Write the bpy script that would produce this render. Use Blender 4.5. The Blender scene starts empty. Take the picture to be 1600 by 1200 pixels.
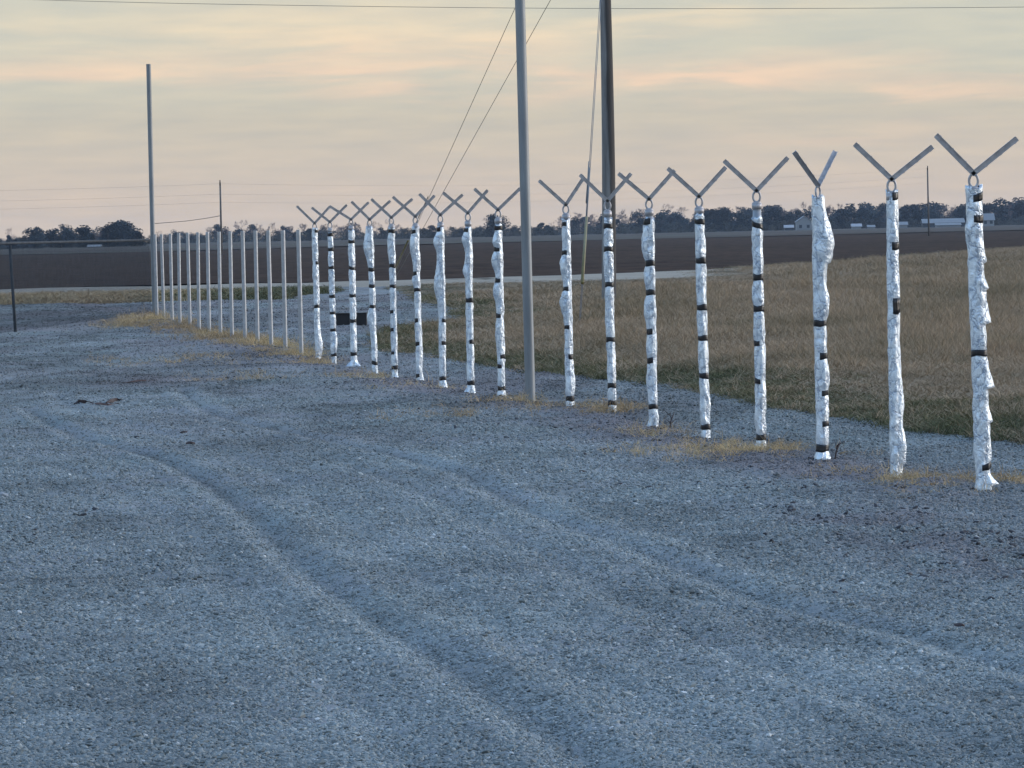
import bpy, bmesh, math, random
import numpy as np
from mathutils import Vector, Matrix

random.seed(7)
RNG = np.random.default_rng(7)
scene = bpy.context.scene
COL = scene.collection

# ------------------------------------------------------------------ camera
FPX = 9000.0            # focal length in pixels of the 1600 px wide photograph
EYE = 1.86
PITCH = math.atan(238 / FPX)
ROLL = 0.022
Fv = Vector((0, math.cos(PITCH), -math.sin(PITCH)))
U0 = Vector((0, math.sin(PITCH), math.cos(PITCH)))
R0 = Vector((1, 0, 0))
Rv = R0 * math.cos(ROLL) - U0 * math.sin(ROLL)
Uv = R0 * math.sin(ROLL) + U0 * math.cos(ROLL)
cd = bpy.data.cameras.new('camera')
cam = bpy.data.objects.new('camera', cd)
COL.objects.link(cam)
cd.sensor_fit = 'HORIZONTAL'
cd.sensor_width = 36.0
cd.lens = 36.0 * FPX / 1600.0
cd.clip_start = 0.5
cd.clip_end = 20000
M3 = Matrix((Rv, Uv, -Fv)).transposed()
cam.matrix_world = Matrix.Translation((0, 0, EYE)) @ M3.to_4x4()
scene.camera = cam

# ------------------------------------------------------------------ light
SUN_AZ = math.radians(76)      # clockwise from the view direction (+Y)
SUN_EL = math.radians(12)
w = bpy.data.worlds.new("World")
scene.world = w
w.use_nodes = True
wn, wl = w.node_tree.nodes, w.node_tree.links
wn.clear()


def N(tree, typ, **kw):
    n = tree.nodes.new(typ)
    for k, v in kw.items():
        setattr(n, k, v)
    return n


def math_node(tree, op, a, b=None, clamp=False):
    n = tree.nodes.new('ShaderNodeMath')
    n.operation = op
    n.use_clamp = clamp
    for i, s in enumerate((a, b)):
        if s is None:
            continue
        if isinstance(s, (int, float)):
            n.inputs[i].default_value = s
        else:
            tree.links.new(s, n.inputs[i])
    return n.outputs[0]


def mix_col(tree, fac, a, b, mode='MIX'):
    n = tree.nodes.new('ShaderNodeMix')
    n.data_type = 'RGBA'
    n.blend_type = mode
    for i, s in ((0, fac), (6, a), (7, b)):
        if isinstance(s, (int, float)):
            n.inputs[i].default_value = s
        elif isinstance(s, tuple):
            n.inputs[i].default_value = (*s[:3], 1)
        else:
            tree.links.new(s, n.inputs[i])
    return n.outputs[2]


def ramp(tree, fac, stops, interp='LINEAR'):
    n = tree.nodes.new('ShaderNodeValToRGB')
    n.color_ramp.interpolation = interp
    els = n.color_ramp.elements
    while len(els) < len(stops):
        els.new(0.5)
    for e, (p, c) in zip(els, stops):
        e.position = p
        e.color = (*c[:3], 1) if isinstance(c, tuple) else (c, c, c, 1)
    tree.links.new(fac, n.inputs[0])
    return n.outputs[0]


T = w.node_tree
tc = N(T, 'ShaderNodeTexCoord')
sep = N(T, 'ShaderNodeSeparateXYZ')
wl.new(tc.outputs['Generated'], sep.inputs[0])
dx_, dy_, dz_ = sep.outputs
ysafe = math_node(T, 'MAXIMUM', dy_, 0.02)
u_ = math_node(T, 'DIVIDE', dx_, ysafe)      # tangent of azimuth
v_ = dz_                                     # sine of elevation
sky = N(T, 'ShaderNodeTexSky')
sky.sky_type = 'NISHITA'
sky.sun_disc = False
sky.sun_elevation = SUN_EL
sky.sun_rotation = SUN_AZ
sky.air_density = 1.0
sky.dust_density = 1.0
sky.ozone_density = 2.0
bgA = N(T, 'ShaderNodeBackground')
wl.new(sky.outputs[0], bgA.inputs[0])
bgA.inputs[1].default_value = 0.15
# low sky: dusk haze colours by elevation, then long thin cloud streaks
base = ramp(T, math_node(T, 'MULTIPLY', v_, 20.0),
            [(0.0, (0.625, 0.520, 0.435)), (0.16, (0.600, 0.515, 0.440)), (0.40, (0.570, 0.522, 0.437)),
             (0.56, (0.578, 0.562, 0.475)), (0.75, (0.592, 0.580, 0.492)), (1.0, (0.56, 0.57, 0.50))])
comb = N(T, 'ShaderNodeCombineXYZ')
wl.new(math_node(T, 'MULTIPLY', u_, 26.0), comb.inputs[0])
wl.new(math_node(T, 'MULTIPLY', v_, 210.0), comb.inputs[1])
nz = N(T, 'ShaderNodeTexNoise')
nz.inputs['Scale'].default_value = 1.0
nz.inputs['Detail'].default_value = 5.0
nz.inputs['Roughness'].default_value = 0.55
nz.inputs['Distortion'].default_value = 0.6
wl.new(comb.outputs[0], nz.inputs['Vector'])
warp = math_node(T, 'SUBTRACT', nz.outputs[0], 0.5)
# cloud banks: azimuth, elevation, half widths, slope, strength, tint
BANKS = [(-0.066, 0.0300, 0.030, 0.0020, -0.010, 0.75), (-0.032, 0.0345, 0.036, 0.0042, -0.01, 0.95),
         (-0.018, 0.0292, 0.030, 0.0020, -0.02, 0.75), (0.004, 0.0335, 0.016, 0.0030, 0.03, 0.75),
         (-0.012, 0.0375, 0.020, 0.0016, -0.02, 0.55),
         (0.002, 0.0262, 0.026, 0.0019, -0.010, 0.95), (0.040, 0.0262, 0.028, 0.0022, -0.012, 1.00),
         (0.078, 0.0236, 0.024, 0.0014, -0.03, 0.65), (0.030, 0.0362, 0.020, 0.0016, 0.04, 0.70),
         (0.062, 0.0160, 0.018, 0.0008, 0.0, 0.25), (-0.075, 0.0375, 0.03, 0.0015, -0.03, 0.35)]
tot = None
vw = math_node(T, 'ADD', v_, math_node(T, 'MULTIPLY', warp, 0.0125))
uw = math_node(T, 'ADD', u_, math_node(T, 'MULTIPLY', warp, 0.075))
for (bu, bv, su, sv, sl, st) in BANKS:
    du = math_node(T, 'SUBTRACT', uw, bu)
    dv = math_node(T, 'SUBTRACT', math_node(T, 'SUBTRACT', vw, bv), math_node(T, 'MULTIPLY', du, sl))
    q = math_node(T, 'ADD', math_node(T, 'POWER', math_node(T, 'ABSOLUTE', math_node(T, 'DIVIDE', du, su)), 2.0),
                  math_node(T, 'POWER', math_node(T, 'ABSOLUTE', math_node(T, 'DIVIDE', dv, sv * 1.35)), 2.0))
    g = math_node(T, 'MULTIPLY', math_node(T, 'POWER', 2.718, math_node(T, 'MULTIPLY', q, -1.0)), st)
    tot = g if tot is None else math_node(T, 'MAXIMUM', tot, g)
tex = math_node(T, 'ADD', math_node(T, 'MULTIPLY', nz.outputs[0], 2.2), -0.25, clamp=True)
cl = math_node(T, 'MULTIPLY', tot, tex, clamp=True)
cloudcol = ramp(T, math_node(T, 'MULTIPLY', v_, 25.0), [(0.5, (0.83, 0.615, 0.465)), (0.72, (0.85, 0.635, 0.475)), (0.9, (0.86, 0.70, 0.50))])
low = mix_col(T, cl, base, cloudcol)
# fine luminance wisps
nz2 = N(T, 'ShaderNodeTexNoise')
nz2.inputs['Scale'].default_value = 2.2
nz2.inputs['Detail'].default_value = 6.0
wl.new(comb.outputs[0], nz2.inputs['Vector'])
low = mix_col(T, 1.0, low, ramp(T, nz2.outputs[0], [(0.3, (0.915, 0.945, 0.975)), (0.7, (1.06, 1.045, 1.01))]), 'MULTIPLY')
bgB = N(T, 'ShaderNodeBackground')
wl.new(low, bgB.inputs[0])
bgB.inputs[1].default_value = 0.315
mixw = N(T, 'ShaderNodeMixShader')
fac = ramp(T, v_, [(0.06, 0.0), (0.60, 1.0)], 'EASE')
wl.new(fac, mixw.inputs[0])
wl.new(bgB.outputs[0], mixw.inputs[1])
wl.new(bgA.outputs[0], mixw.inputs[2])
wo = N(T, 'ShaderNodeOutputWorld')
wl.new(mixw.outputs[0], wo.inputs[0])

sd = bpy.data.lights.new('sun', 'SUN')
sun = bpy.data.objects.new('sun', sd)
COL.objects.link(sun)
sd.energy = 0.5
sd.angle = math.radians(30)
sd.color = (1.0, 0.93, 0.86)
sdir = Vector((math.sin(SUN_AZ) * math.cos(SUN_EL), math.cos(SUN_AZ) * math.cos(SUN_EL), math.sin(SUN_EL)))
sun.rotation_euler = (-sdir).to_track_quat('-Z', 'Y').to_euler()

scene.view_settings.view_transform = 'Standard'
scene.view_settings.look = 'None'
scene.view_settings.exposure = 1.78
scene.view_settings.gamma = 1.0
scene.view_settings.use_curve_mapping = False

# ------------------------------------------------------------------ helpers
PROF = np.array([(0, .02), (20, .005), (40, 0), (60, -.05), (94, -.13), (105, -.15), (116, -.12), (128, -.04),
                 (139, .035), (150, .04), (172, 0), (230, 0), (9000, 0)], float)


def zprof(y):
    return np.interp(y, PROF[:, 0], PROF[:, 1])


def pdir(px, py):
    return Fv + Rv * ((px - 800) / FPX) + Uv * ((600 - py) / FPX)


def P(px, py, Y):
    d = pdir(px, py)
    return Vector((0, 0, EYE)) + d * (Y / d.y)


def G(px, py):
    """ground point under a pixel of the photograph"""
    d = pdir(px, py)
    Y = EYE / max(1e-5, -d.z / d.y)
    for _ in range(12):
        Y = (EYE - float(zprof(Y))) / max(1e-5, -d.z / d.y)
    return Vector((d.x / d.y * Y, Y, float(zprof(Y))))


def hash2(ix, iy, s):
    h = (ix.astype(np.int64) * 374761393 + iy.astype(np.int64) * 668265263 + s * 974634777) & 0xffffffff
    h = ((h ^ (h >> 13)) * 1274126177) & 0xffffffff
    h = h ^ (h >> 16)
    return (h & 0xffffff) / float(0xffffff)


def vnoise(x, y, s=0):
    ix, iy = np.floor(x), np.floor(y)
    fx, fy = x - ix, y - iy
    fx = fx * fx * (3 - 2 * fx)
    fy = fy * fy * (3 - 2 * fy)
    a = hash2(ix, iy, s); b = hash2(ix + 1, iy, s); c = hash2(ix, iy + 1, s); d = hash2(ix + 1, iy + 1, s)
    return (a * (1 - fx) + b * fx) * (1 - fy) + (c * (1 - fx) + d * fx) * fy - 0.5


def mesh_np(name, verts, faces4):
    me = bpy.data.meshes.new(name)
    verts = np.ascontiguousarray(verts, np.float32)
    faces4 = np.ascontiguousarray(faces4, np.int32)
    n, k = faces4.shape
    me.vertices.add(len(verts))
    me.vertices.foreach_set('co', verts.ravel())
    me.loops.add(n * k)
    me.loops.foreach_set('vertex_index', faces4.ravel())
    me.polygons.add(n)
    me.polygons.foreach_set('loop_start', np.arange(0, n * k, k, dtype=np.int32))
    me.update(calc_edges=True)
    return me


def link(name, me, mat=None, parent=None, smooth=False):
    if mat is not None:
        me.materials.clear()
        me.materials.append(mat)
    if smooth:
        me.polygons.foreach_set('use_smooth', [True] * len(me.polygons))
    o = bpy.data.objects.new(name, me)
    COL.objects.link(o)
    if parent is not None:
        o.parent = parent
    return o


def tag(o, label=None, cat=None, group=None, kind=None):
    if label:
        o['label'] = label
    if cat:
        o['category'] = cat
    if group:
        o['group'] = group
    if kind:
        o['kind'] = kind
    return o


def empty(name, loc, rz=0.0):
    o = bpy.data.objects.new(name, None)
    o.empty_display_size = 0.2
    o.location = loc
    o.rotation_euler = (0, 0, rz)
    COL.objects.link(o)
    return o


class MB:
    """collects shapes into one mesh"""
    def __init__(self):
        self.v, self.f = [], []

    def box(self, lo, hi, m=None):
        b = len(self.v)
        for z in (lo[2], hi[2]):
            for (x, y) in ((lo[0], lo[1]), (hi[0], lo[1]), (hi[0], hi[1]), (lo[0], hi[1])):
                p = Vector((x, y, z))
                self.v.append(m @ p if m else p)
        for q in ((3, 2, 1, 0), (4, 5, 6, 7), (0, 1, 5, 4), (1, 2, 6, 5), (2, 3, 7, 6), (3, 0, 4, 7)):
            self.f.append([b + i for i in q])

    def tube(self, pts, rad, n=8, caps=True, squash=1.0):
        pts = [Vector(p) for p in pts]
        if isinstance(rad, (int, float)):
            rad = [rad] * len(pts)
        b = len(self.v)
        for i, p in enumerate(pts):
            t = (pts[min(i + 1, len(pts) - 1)] - pts[max(i - 1, 0)])
            t = t.normalized() if t.length > 0 else Vector((0, 0, 1))
            ref = Vector((0, 1, 0)) if abs(t.y) < 0.9 else Vector((1, 0, 0))
            a = t.cross(ref).normalized()
            c = t.cross(a).normalized()
            for k in range(n):
                an = 2 * math.pi * k / n
                self.v.append(p + (a * math.cos(an) + c * (math.sin(an) * squash)) * rad[i])
        for i in range(len(pts) - 1):
            for k in range(n):
                k2 = (k + 1) % n
                self.f.append([b + i * n + k, b + i * n + k2, b + (i + 1) * n + k2, b + (i + 1) * n + k])
        if caps:
            self.f.append([b + k for k in range(n)][::-1])
            self.f.append([b + (len(pts) - 1) * n + k for k in range(n)])

    def build(self, name, mat, parent=None, smooth=False):
        me = bpy.data.meshes.new(name)
        me.from_pydata([tuple(v) for v in self.v], [], self.f)
        bm = bmesh.new()
        bm.from_mesh(me)
        bmesh.ops.recalc_face_normals(bm, faces=bm.faces)
        bm.to_mesh(me)
        bm.free()
        return link(name, me, mat, parent, smooth)


# ------------------------------------------------------------------ materials
def new_mat(name):
    m = bpy.data.materials.new(name)
    m.use_nodes = True
    t = m.node_tree
    return m, t, t.nodes['Principled BSDF']


def noise(t, scale, detail=3.0, rough=0.55, coord='Object', stretch=None, dist=0.0):
    tcn = t.nodes.new('ShaderNodeTexCoord')
    n = t.nodes.new('ShaderNodeTexNoise')
    n.inputs['Scale'].default_value = scale
    n.inputs['Detail'].default_value = detail
    n.inputs['Roughness'].default_value = rough
    n.inputs['Distortion'].default_value = dist
    src = tcn.outputs[coord]
    if stretch:
        mp = t.nodes.new('ShaderNodeMapping')
        mp.inputs['Scale'].default_value = stretch
        t.links.new(src, mp.inputs[0])
        src = mp.outputs[0]
    t.links.new(src, n.inputs['Vector'])
    return n.outputs[0]


def world_noise(t, scale, detail=3.0, stretch=None, rough=0.55):
    g = t.nodes.new('ShaderNodeNewGeometry')
    n = t.nodes.new('ShaderNodeTexNoise')
    n.inputs['Scale'].default_value = scale
    n.inputs['Detail'].default_value = detail
    n.inputs['Roughness'].default_value = rough
    src = g.outputs['Position']
    if stretch:
        mp = t.nodes.new('ShaderNodeMapping')
        mp.inputs['Scale'].default_value = stretch
        t.links.new(src, mp.inputs[0])
        src = mp.outputs[0]
    t.links.new(src, n.inputs['Vector'])
    return n.outputs[0]


def bump(t, h, strength, dist, bsdf):
    b = t.nodes.new('ShaderNodeBump')
    b.inputs['Strength'].default_value = strength
    b.inputs['Distance'].default_value = dist
    t.links.new(h, b.inputs['Height'])
    t.links.new(b.outputs[0], bsdf.inputs['Normal'])


def attr(t, name):
    a = t.nodes.new('ShaderNodeAttribute')
    a.attribute_name = name
    return a.outputs['Fac']


GRAVEL_A, GRAVEL_B = (0.120, 0.140, 0.144), (0.275, 0.302, 0.304)
DIRT_A, DIRT_B = (0.125, 0.115, 0.125), (0.215, 0.195, 0.205)


def gravel_material(name, stones=False, with_tone=True):
    m, t, b = new_mat(name)
    if stones:
        oi = t.nodes.new('ShaderNodeObjectInfo')
        c = mix_col(t, ramp(t, oi.outputs['Random'], [(0.0, 0.0), (0.9, 0.85), (0.97, 1.0), (1.0, 1.0)]), (0.130, 0.150, 0.155), (0.300, 0.328, 0.330))
        c = mix_col(t, ramp(t, oi.outputs['Random'], [(0.988, 0.0), (0.99, 1.0)], 'CONSTANT'), c, (0.52, 0.53, 0.53))
        at = t.nodes.new('ShaderNodeAttribute')
        at.attribute_type = 'INSTANCER'
        at.attribute_name = 'dirt'
        dirt = at.outputs['Fac']
        c2 = mix_col(t, oi.outputs['Random'], DIRT_A, DIRT_B)
        c = mix_col(t, math_node(t, 'MULTIPLY', dirt, 0.8), c, c2)
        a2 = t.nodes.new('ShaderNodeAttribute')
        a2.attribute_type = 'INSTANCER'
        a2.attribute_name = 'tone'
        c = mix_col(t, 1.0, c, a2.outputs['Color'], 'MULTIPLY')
        b.inputs['Roughness'].default_value = 0.85
        t.links.new(c, b.inputs['Base Color'])
        return m
    fine = world_noise(t, 42.0, 4.0, rough=0.7)
    big = world_noise(t, 0.55, 4.0, (1, .55, 1))
    mid = world_noise(t, 3.5, 4.0)
    c = mix_col(t, ramp(t, fine, [(0.32, 0.0), (0.66, 1.0)]), GRAVEL_A, GRAVEL_B)
    c = mix_col(t, 1.0, c, ramp(t, mid, [(0.3, 0.72), (0.7, 1.14)]), 'MULTIPLY')
    c = mix_col(t, 1.0, c, ramp(t, big, [(0.35, (0.92, 1.0, 0.98)), (0.65, (1.05, 1.0, 1.06))]), 'MULTIPLY')
    d = mix_col(t, ramp(t, fine, [(0.3, 0.0), (0.7, 1.0)]), DIRT_A, DIRT_B)
    c = mix_col(t, attr(t, 'dirt'), c, d)
    tr = attr(t, 'track')
    c = mix_col(t, math_node(t, 'MULTIPLY', tr, 0.40), c, (0.255, 0.272, 0.285))
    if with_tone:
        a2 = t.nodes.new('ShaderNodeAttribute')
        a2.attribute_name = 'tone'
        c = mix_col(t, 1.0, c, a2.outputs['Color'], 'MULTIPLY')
    t.links.new(c, b.inputs['Base Color'])
    b.inputs['Roughness'].default_value = 0.9
    bump(t, fine, 0.8, 0.02, b)
    return m


M_GRAVEL = gravel_material('gravel_surface')
M_FOOTING = gravel_material('footing_concrete', False, False)
M_STONE = gravel_material('gravel_stone', True)


def simple(name, col, rough=0.8, metal=0.0, var=0.25, scale=8.0, bumpd=0.0, stretch=None, detail=4.0):
    m, t, b = new_mat(name)
    n = noise(t, scale, detail, 0.6, 'Object', stretch)
    lo = tuple(c * (1 - var) for c in col)
    hi = tuple(min(1, c * (1 + var)) for c in col)
    t.links.new(ramp(t, n, [(0.3, lo), (0.7, hi)]), b.inputs['Base Color'])
    b.inputs['Roughness'].default_value = rough
    b.inputs['Metallic'].default_value = metal
    if bumpd:
        bump(t, n, 0.7, bumpd, b)
    return m


M_STEEL = simple('galvanized_steel', (0.40, 0.41, 0.43), 0.5, 0.5, 0.18, 14.0, 0.001)
M_PIPE = simple('dull_grey_steel', (0.24, 0.255, 0.27), 0.55, 0.4, 0.2, 9.0, 0.001, (1, 1, .15))
M_ARM = simple('weathered_galvanized_arm', (0.44, 0.42, 0.43), 0.5, 0.4, 0.25, 20.0, 0.001)
M_TAPE = simple('black_tape', (0.010, 0.009, 0.012), 0.38, 0, 0.3, 30.0, 0.001)
M_DARK = simple('black_block', (0.008, 0.007, 0.010), 0.6, 0, 0.3, 5.0)
M_YELLOW = simple('yellow_plastic', (0.16, 0.13, 0.04), 0.5, 0, 0.2, 6.0)
M_WIRE = simple('steel_wire', (0.12, 0.12, 0.125), 0.5, 0.3, 0.2, 3.0)
M_CABLE = simple('power_cable', (0.10, 0.10, 0.10), 0.6, 0.0, 0.2, 3.0)
M_OLDFENCE = simple('dark_chain_link', (0.055, 0.062, 0.072), 0.8, 0.0, 0.3, 5.0)
M_WHITE = simple('white_siding', (0.27, 0.285, 0.30), 0.7, 0, 0.08, 0.8, 0.0, (1, 1, 14))
M_ROOF = simple('grey_roof', (0.34, 0.36, 0.39), 0.8, 0, 0.15, 1.5)
M_ROOFW = simple('pale_metal_roof', (0.22, 0.235, 0.25), 0.7, 0, 0.15, 1.0, 0, (12, 1, 1))
M_DARKWALL = simple('dark_shed_wall', (0.05, 0.06, 0.075), 0.8, 0, 0.2, 1.0)
M_FARPOLE = simple('grey_far_pole', (0.13, 0.12, 0.115), 0.9, 0, .2, 3.0)
M_SCRAP = simple('dark_scrap', (0.055, 0.035, 0.035), 0.8, 0, 0.5, 6.0)
M_SCRAPL = simple('brown_scrap', (0.16, 0.10, 0.09), 0.8, 0, 0.4, 6.0)


M_OLDFENCE.node_tree.nodes['Principled BSDF'].inputs['Specular IOR Level'].default_value = 0.08


def foil_material():
    m, t, b = new_mat('crinkled_white_foil')
    n1 = noise(t, 15.0, 4.0, 0.6, 'Object', (1, 1, 0.5), 1.0)
    n2 = noise(t, 90.0, 3.0, 0.6, 'Object', (1, 1, 0.7))
    vor = t.nodes.new('ShaderNodeTexVoronoi')
    vor.feature = 'DISTANCE_TO_EDGE'
    vor.inputs['Scale'].default_value = 10.0
    tcn = t.nodes.new('ShaderNodeTexCoord')
    mp = t.nodes.new('ShaderNodeMapping')
    mp.inputs['Scale'].default_value = (1, 1, 0.5)
    mp.inputs['Rotation'].default_value = (0.35, 0.2, 0)
    t.links.new(tcn.outputs['Object'], mp.inputs[0])
    # warp the crease pattern so it does not read as cells
    wv = t.nodes.new('ShaderNodeVectorMath')
    wv.operation = 'MULTIPLY_ADD'
    cn = t.nodes.new('ShaderNodeTexNoise')
    cn.inputs['Scale'].default_value = 9.0
    cn.inputs['Detail'].default_value = 4.0
    t.links.new(tcn.outputs['Object'], cn.inputs['Vector'])
    t.links.new(cn.outputs['Color'], wv.inputs[0])
    wv.inputs[1].default_value = (0.22, 0.22, 0.3)
    t.links.new(mp.outputs[0], wv.inputs[2])
    t.links.new(wv.outputs[0], vor.inputs['Vector'])
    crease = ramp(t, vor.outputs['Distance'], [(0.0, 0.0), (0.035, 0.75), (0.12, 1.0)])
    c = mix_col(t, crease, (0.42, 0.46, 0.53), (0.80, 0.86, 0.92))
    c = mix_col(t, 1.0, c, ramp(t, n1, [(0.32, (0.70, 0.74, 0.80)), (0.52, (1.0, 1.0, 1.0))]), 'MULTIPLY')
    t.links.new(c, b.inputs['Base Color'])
    b.inputs['Metallic'].default_value = 0.45
    b.inputs['Roughness'].default_value = 0.27
    h = math_node(t, 'ADD', math_node(t, 'MULTIPLY', n1, 1.0), math_node(t, 'MULTIPLY', n2, 0.3))
    h = math_node(t, 'ADD', h, math_node(t, 'MULTIPLY', crease, 0.25))
    bump(t, h, 1.0, 0.02, b)
    return m


M_FOIL = foil_material()


def wood_pole_material():
    m, t, b = new_mat('weathered_wood_pole')
    n = noise(t, 14.0, 6.0, 0.7, 'Object', (1, 1, 0.05), 0.4)
    n2 = noise(t, 1.3, 3.0, 0.6, 'Object', (1.5, 1.5, 0.35))
    c = ramp(t, n, [(0.25, (0.07, 0.062, 0.058)), (0.5, (0.22, 0.212, 0.208)), (0.75, (0.33, 0.32, 0.315))])
    # darker down the right-hand side of the pole, with an uneven edge
    tcn = t.nodes.new('ShaderNodeTexCoord')
    sp = t.nodes.new('ShaderNodeSeparateXYZ')
    t.links.new(tcn.outputs['Object'], sp.inputs[0])
    s = math_node(t, 'ADD', math_node(t, 'MULTIPLY', sp.outputs[0], 5.0), math_node(t, 'MULTIPLY', math_node(t, 'SUBTRACT', n2, 0.5), 0.9))
    st = ramp(t, s, [(0.22, 0.0), (0.45, 0.85)])
    c = mix_col(t, st, c, (0.035, 0.030, 0.028))
    t.links.new(c, b.inputs['Base Color'])
    b.inputs['Roughness'].default_value = 0.9
    bump(t, n, 0.8, 0.02, b)
    return m


M_WOOD = wood_pole_material()


def field_material(name, a, bcol, scale, stretch, mid=None, bumpd=0.1):
    m, t, b = new_mat(name)
    n = world_noise(t, scale, 5.0, stretch)
    n2 = world_noise(t, 0.02, 4.0, (1, 0.35, 1))
    c = mix_col(t, ramp(t, n, [(0.3, 0.0), (0.7, 1.0)]), a, bcol)
    c = mix_col(t, 1.0, c, ramp(t, n2, [(0.35, 0.85), (0.65, 1.15)]), 'MULTIPLY')
    if mid:
        n3 = world_noise(t, mid[0], 3.0, (1, 0.5, 1))
        c = mix_col(t, ramp(t, n3, [(0.5, 0.0), (0.68, 1.0)]), c, mid[1])
    t.links.new(c, b.inputs['Base Color'])
    b.inputs['Roughness'].default_value = 0.95
    b.inputs['Specular IOR Level'].default_value = 0.1
    bump(t, n, 0.8, bumpd, b)
    return m


M_PLOW = field_material('ploughed_soil', (0.020, 0.0085, 0.0055), (0.050, 0.026, 0.017), 0.9, (1, 0.12, 1))
M_STUBBLE = field_material('stubble_field', (0.060, 0.049, 0.043), (0.092, 0.075, 0.064), 0.12, (1, 0.15, 1), (0.012, (0.085, 0.095, 0.075)))
M_ROAD = field_material('gravel_road_surface', (0.27, 0.235, 0.19), (0.37, 0.325, 0.265), 1.2, (0.3, 1, 1), None, 0.02)
M_GRASSBASE = field_material('dead_grass_soil', (0.10, 0.08, 0.055), (0.19, 0.15, 0.10), 2.5, (1, 0.5, 1), (0.10, (0.060, 0.062, 0.036)))


def blade_material(name, c1, c2, c3):
    m, t, b = new_mat(name)
    oi = t.nodes.new('ShaderNodeObjectInfo')
    n = world_noise(t, 0.22, 4.0, (1, 0.5, 1))
    c = mix_col(t, oi.outputs['Random'], c1, c2)
    c = mix_col(t, ramp(t, n, [(0.42, 0.0), (0.62, 0.8)]), c, c3)
    t.links.new(c, b.inputs['Base Color'])
    b.inputs['Roughness'].default_value = 0.8
    b.inputs['Specular IOR Level'].default_value = 0.2
    return m


M_BLADE_BROWN = blade_material('dry_grass_blades', (0.32, 0.232, 0.15), (0.46, 0.342, 0.232), (0.235, 0.184, 0.115))
M_BLADE_GREEN = blade_material('green_grass_blades', (0.115, 0.112, 0.055), (0.21, 0.175, 0.095), (0.09, 0.10, 0.048))
M_STRAW = blade_material('straw_blades', (0.48, 0.335, 0.165), (0.60, 0.45, 0.25), (0.30, 0.205, 0.115))
M_VERGE = blade_material('pale_verge_blades', (0.44, 0.32, 0.18), (0.54, 0.40, 0.24), (0.34, 0.26, 0.14))


def tree_material(name, a, bcol):
    m, t, b = new_mat(name)
    oi = t.nodes.new('ShaderNodeObjectInfo')
    n = noise(t, 0.9, 2.0)
    c = mix_col(t, ramp(t, n, [(0.35, 0.0), (0.65, 1.0)]), a, bcol)
    c = mix_col(t, 1.0, c, ramp(t, oi.outputs['Random'], [(0.0, 0.75), (1.0, 1.3)]), 'MULTIPLY')
    t.links.new(c, b.inputs['Base Color'])
    b.inputs['Roughness'].default_value = 0.9
    b.inputs['Specular IOR Level'].default_value = 0.1
    return m


M_EVERGREEN = tree_material('evergreen_foliage', (0.016, 0.026, 0.032), (0.040, 0.054, 0.060))
M_TWIG = tree_material('bare_twigs', (0.12, 0.095, 0.095), (0.20, 0.16, 0.16))
M_BARK = tree_material('tree_bark', (0.06, 0.05, 0.045), (0.11, 0.095, 0.085))

# ------------------------------------------------------------------ fence layout (3.2 m bays)
NB = 32


def bay(i):
    return 40.0 + 3.168 * i


BASE_PX = {0: (1537, 766), 1: (1401, 747), 2: (1285, 718), 3: (1190, 703), 4: (1103, 685), 5: (1021, 667), 6: (957, 643),
           7: (891, 638), 8: (829, 628), 9: (784, 618), 10: (736, 615), 11: (692, 605), 12: (656, 594), 13: (617, 591),
           14: (586, 586), 15: (553, 572), 16: (522, 571), 17: (497, 560)}
BARE_X = [471, 446, 424, 402.5, 383, 362.5, 344.5, 327, 311, 297, 281, 269, 256, 245.5]
BARE_Y = [557, 548, 541, 536, 531.5, 528.5, 526, 522, 518, 513, 506, 502, 498, 494.5]
BARE_TOPX = [466, 442, 419, 399, 379, 359.5, 342, 324, 309, 293, 279, 266, 252, 242]
BARE_TOPY = [359, 360, 360, 360.5, 361, 361.5, 362, 362.5, 363, 363.5, 364, 365, 366, 366.5]
for k in range(14):
    BASE_PX[18 + k] = (BARE_X[k], BARE_Y[k])
BASE = {i: P(*BASE_PX[i], bay(i)) for i in BASE_PX}
FENCE_A, FENCE_B = BASE[0].copy(), BASE[31].copy()


def fence_dist(x, y):
    ax, ay = FENCE_A.x, FENCE_A.y
    bx, by = FENCE_B.x, FENCE_B.y
    L = math.hypot(bx - ax, by - ay)
    return ((x - ax) * (by - ay) - (y - ay) * (bx - ax)) / L      # + is right of the fence


# ------------------------------------------------------------------ ground relief
def catmull(pts, n=14):
    pts = [pts[0]] + list(pts) + [pts[-1]]
    out = []
    for i in range(1, len(pts) - 2):
        p0, p1, p2, p3 = (np.array(p) for p in pts[i - 1:i + 3])
        for k in range(n):
            s = k / n
            out.append(0.5 * ((2 * p1) + (-p0 + p2) * s + (2 * p0 - 5 * p1 + 4 * p2 - p3) * s * s + (-p0 + 3 * p1 - 3 * p2 + p3) * s ** 3))
    out.append(np.array(pts[-2]))
    return np.array(out)


RUT_PX = [
    ([(45, 640), (70, 655), (110, 672), (180, 698), (250, 718), (320, 750), (390, 800), (450, 860), (560, 950), (660, 1010), (760, 1080), (880, 1160), (960, 1230)], 1.0),
    ([(285, 606), (300, 628), (350, 650), (430, 670), (560, 700), (700, 735), (800, 780), (1000, 860), (1180, 930), (1400, 985), (1600, 1045), (1720, 1080)], 0.8),
    ([(-60, 690), (60, 722), (200, 770), (300, 850), (420, 960), (520, 1060), (620, 1160), (680, 1240)], 0.35),
    ([(500, 712), (640, 760), (820, 850), (960, 930), (1120, 1010), (1330, 1090), (1500, 1160), (1600, 1210)], 0.45),
    ([(100, 605), (90, 622), (120, 640), (230, 668), (330, 700), (470, 760), (560, 830), (700, 930), (860, 1030), (1050, 1120), (1200, 1210)], 0.40),
]
RUTS = [(catmull([tuple(G(*p).xy) for p in pts]), s) for pts, s in RUT_PX]


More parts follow.
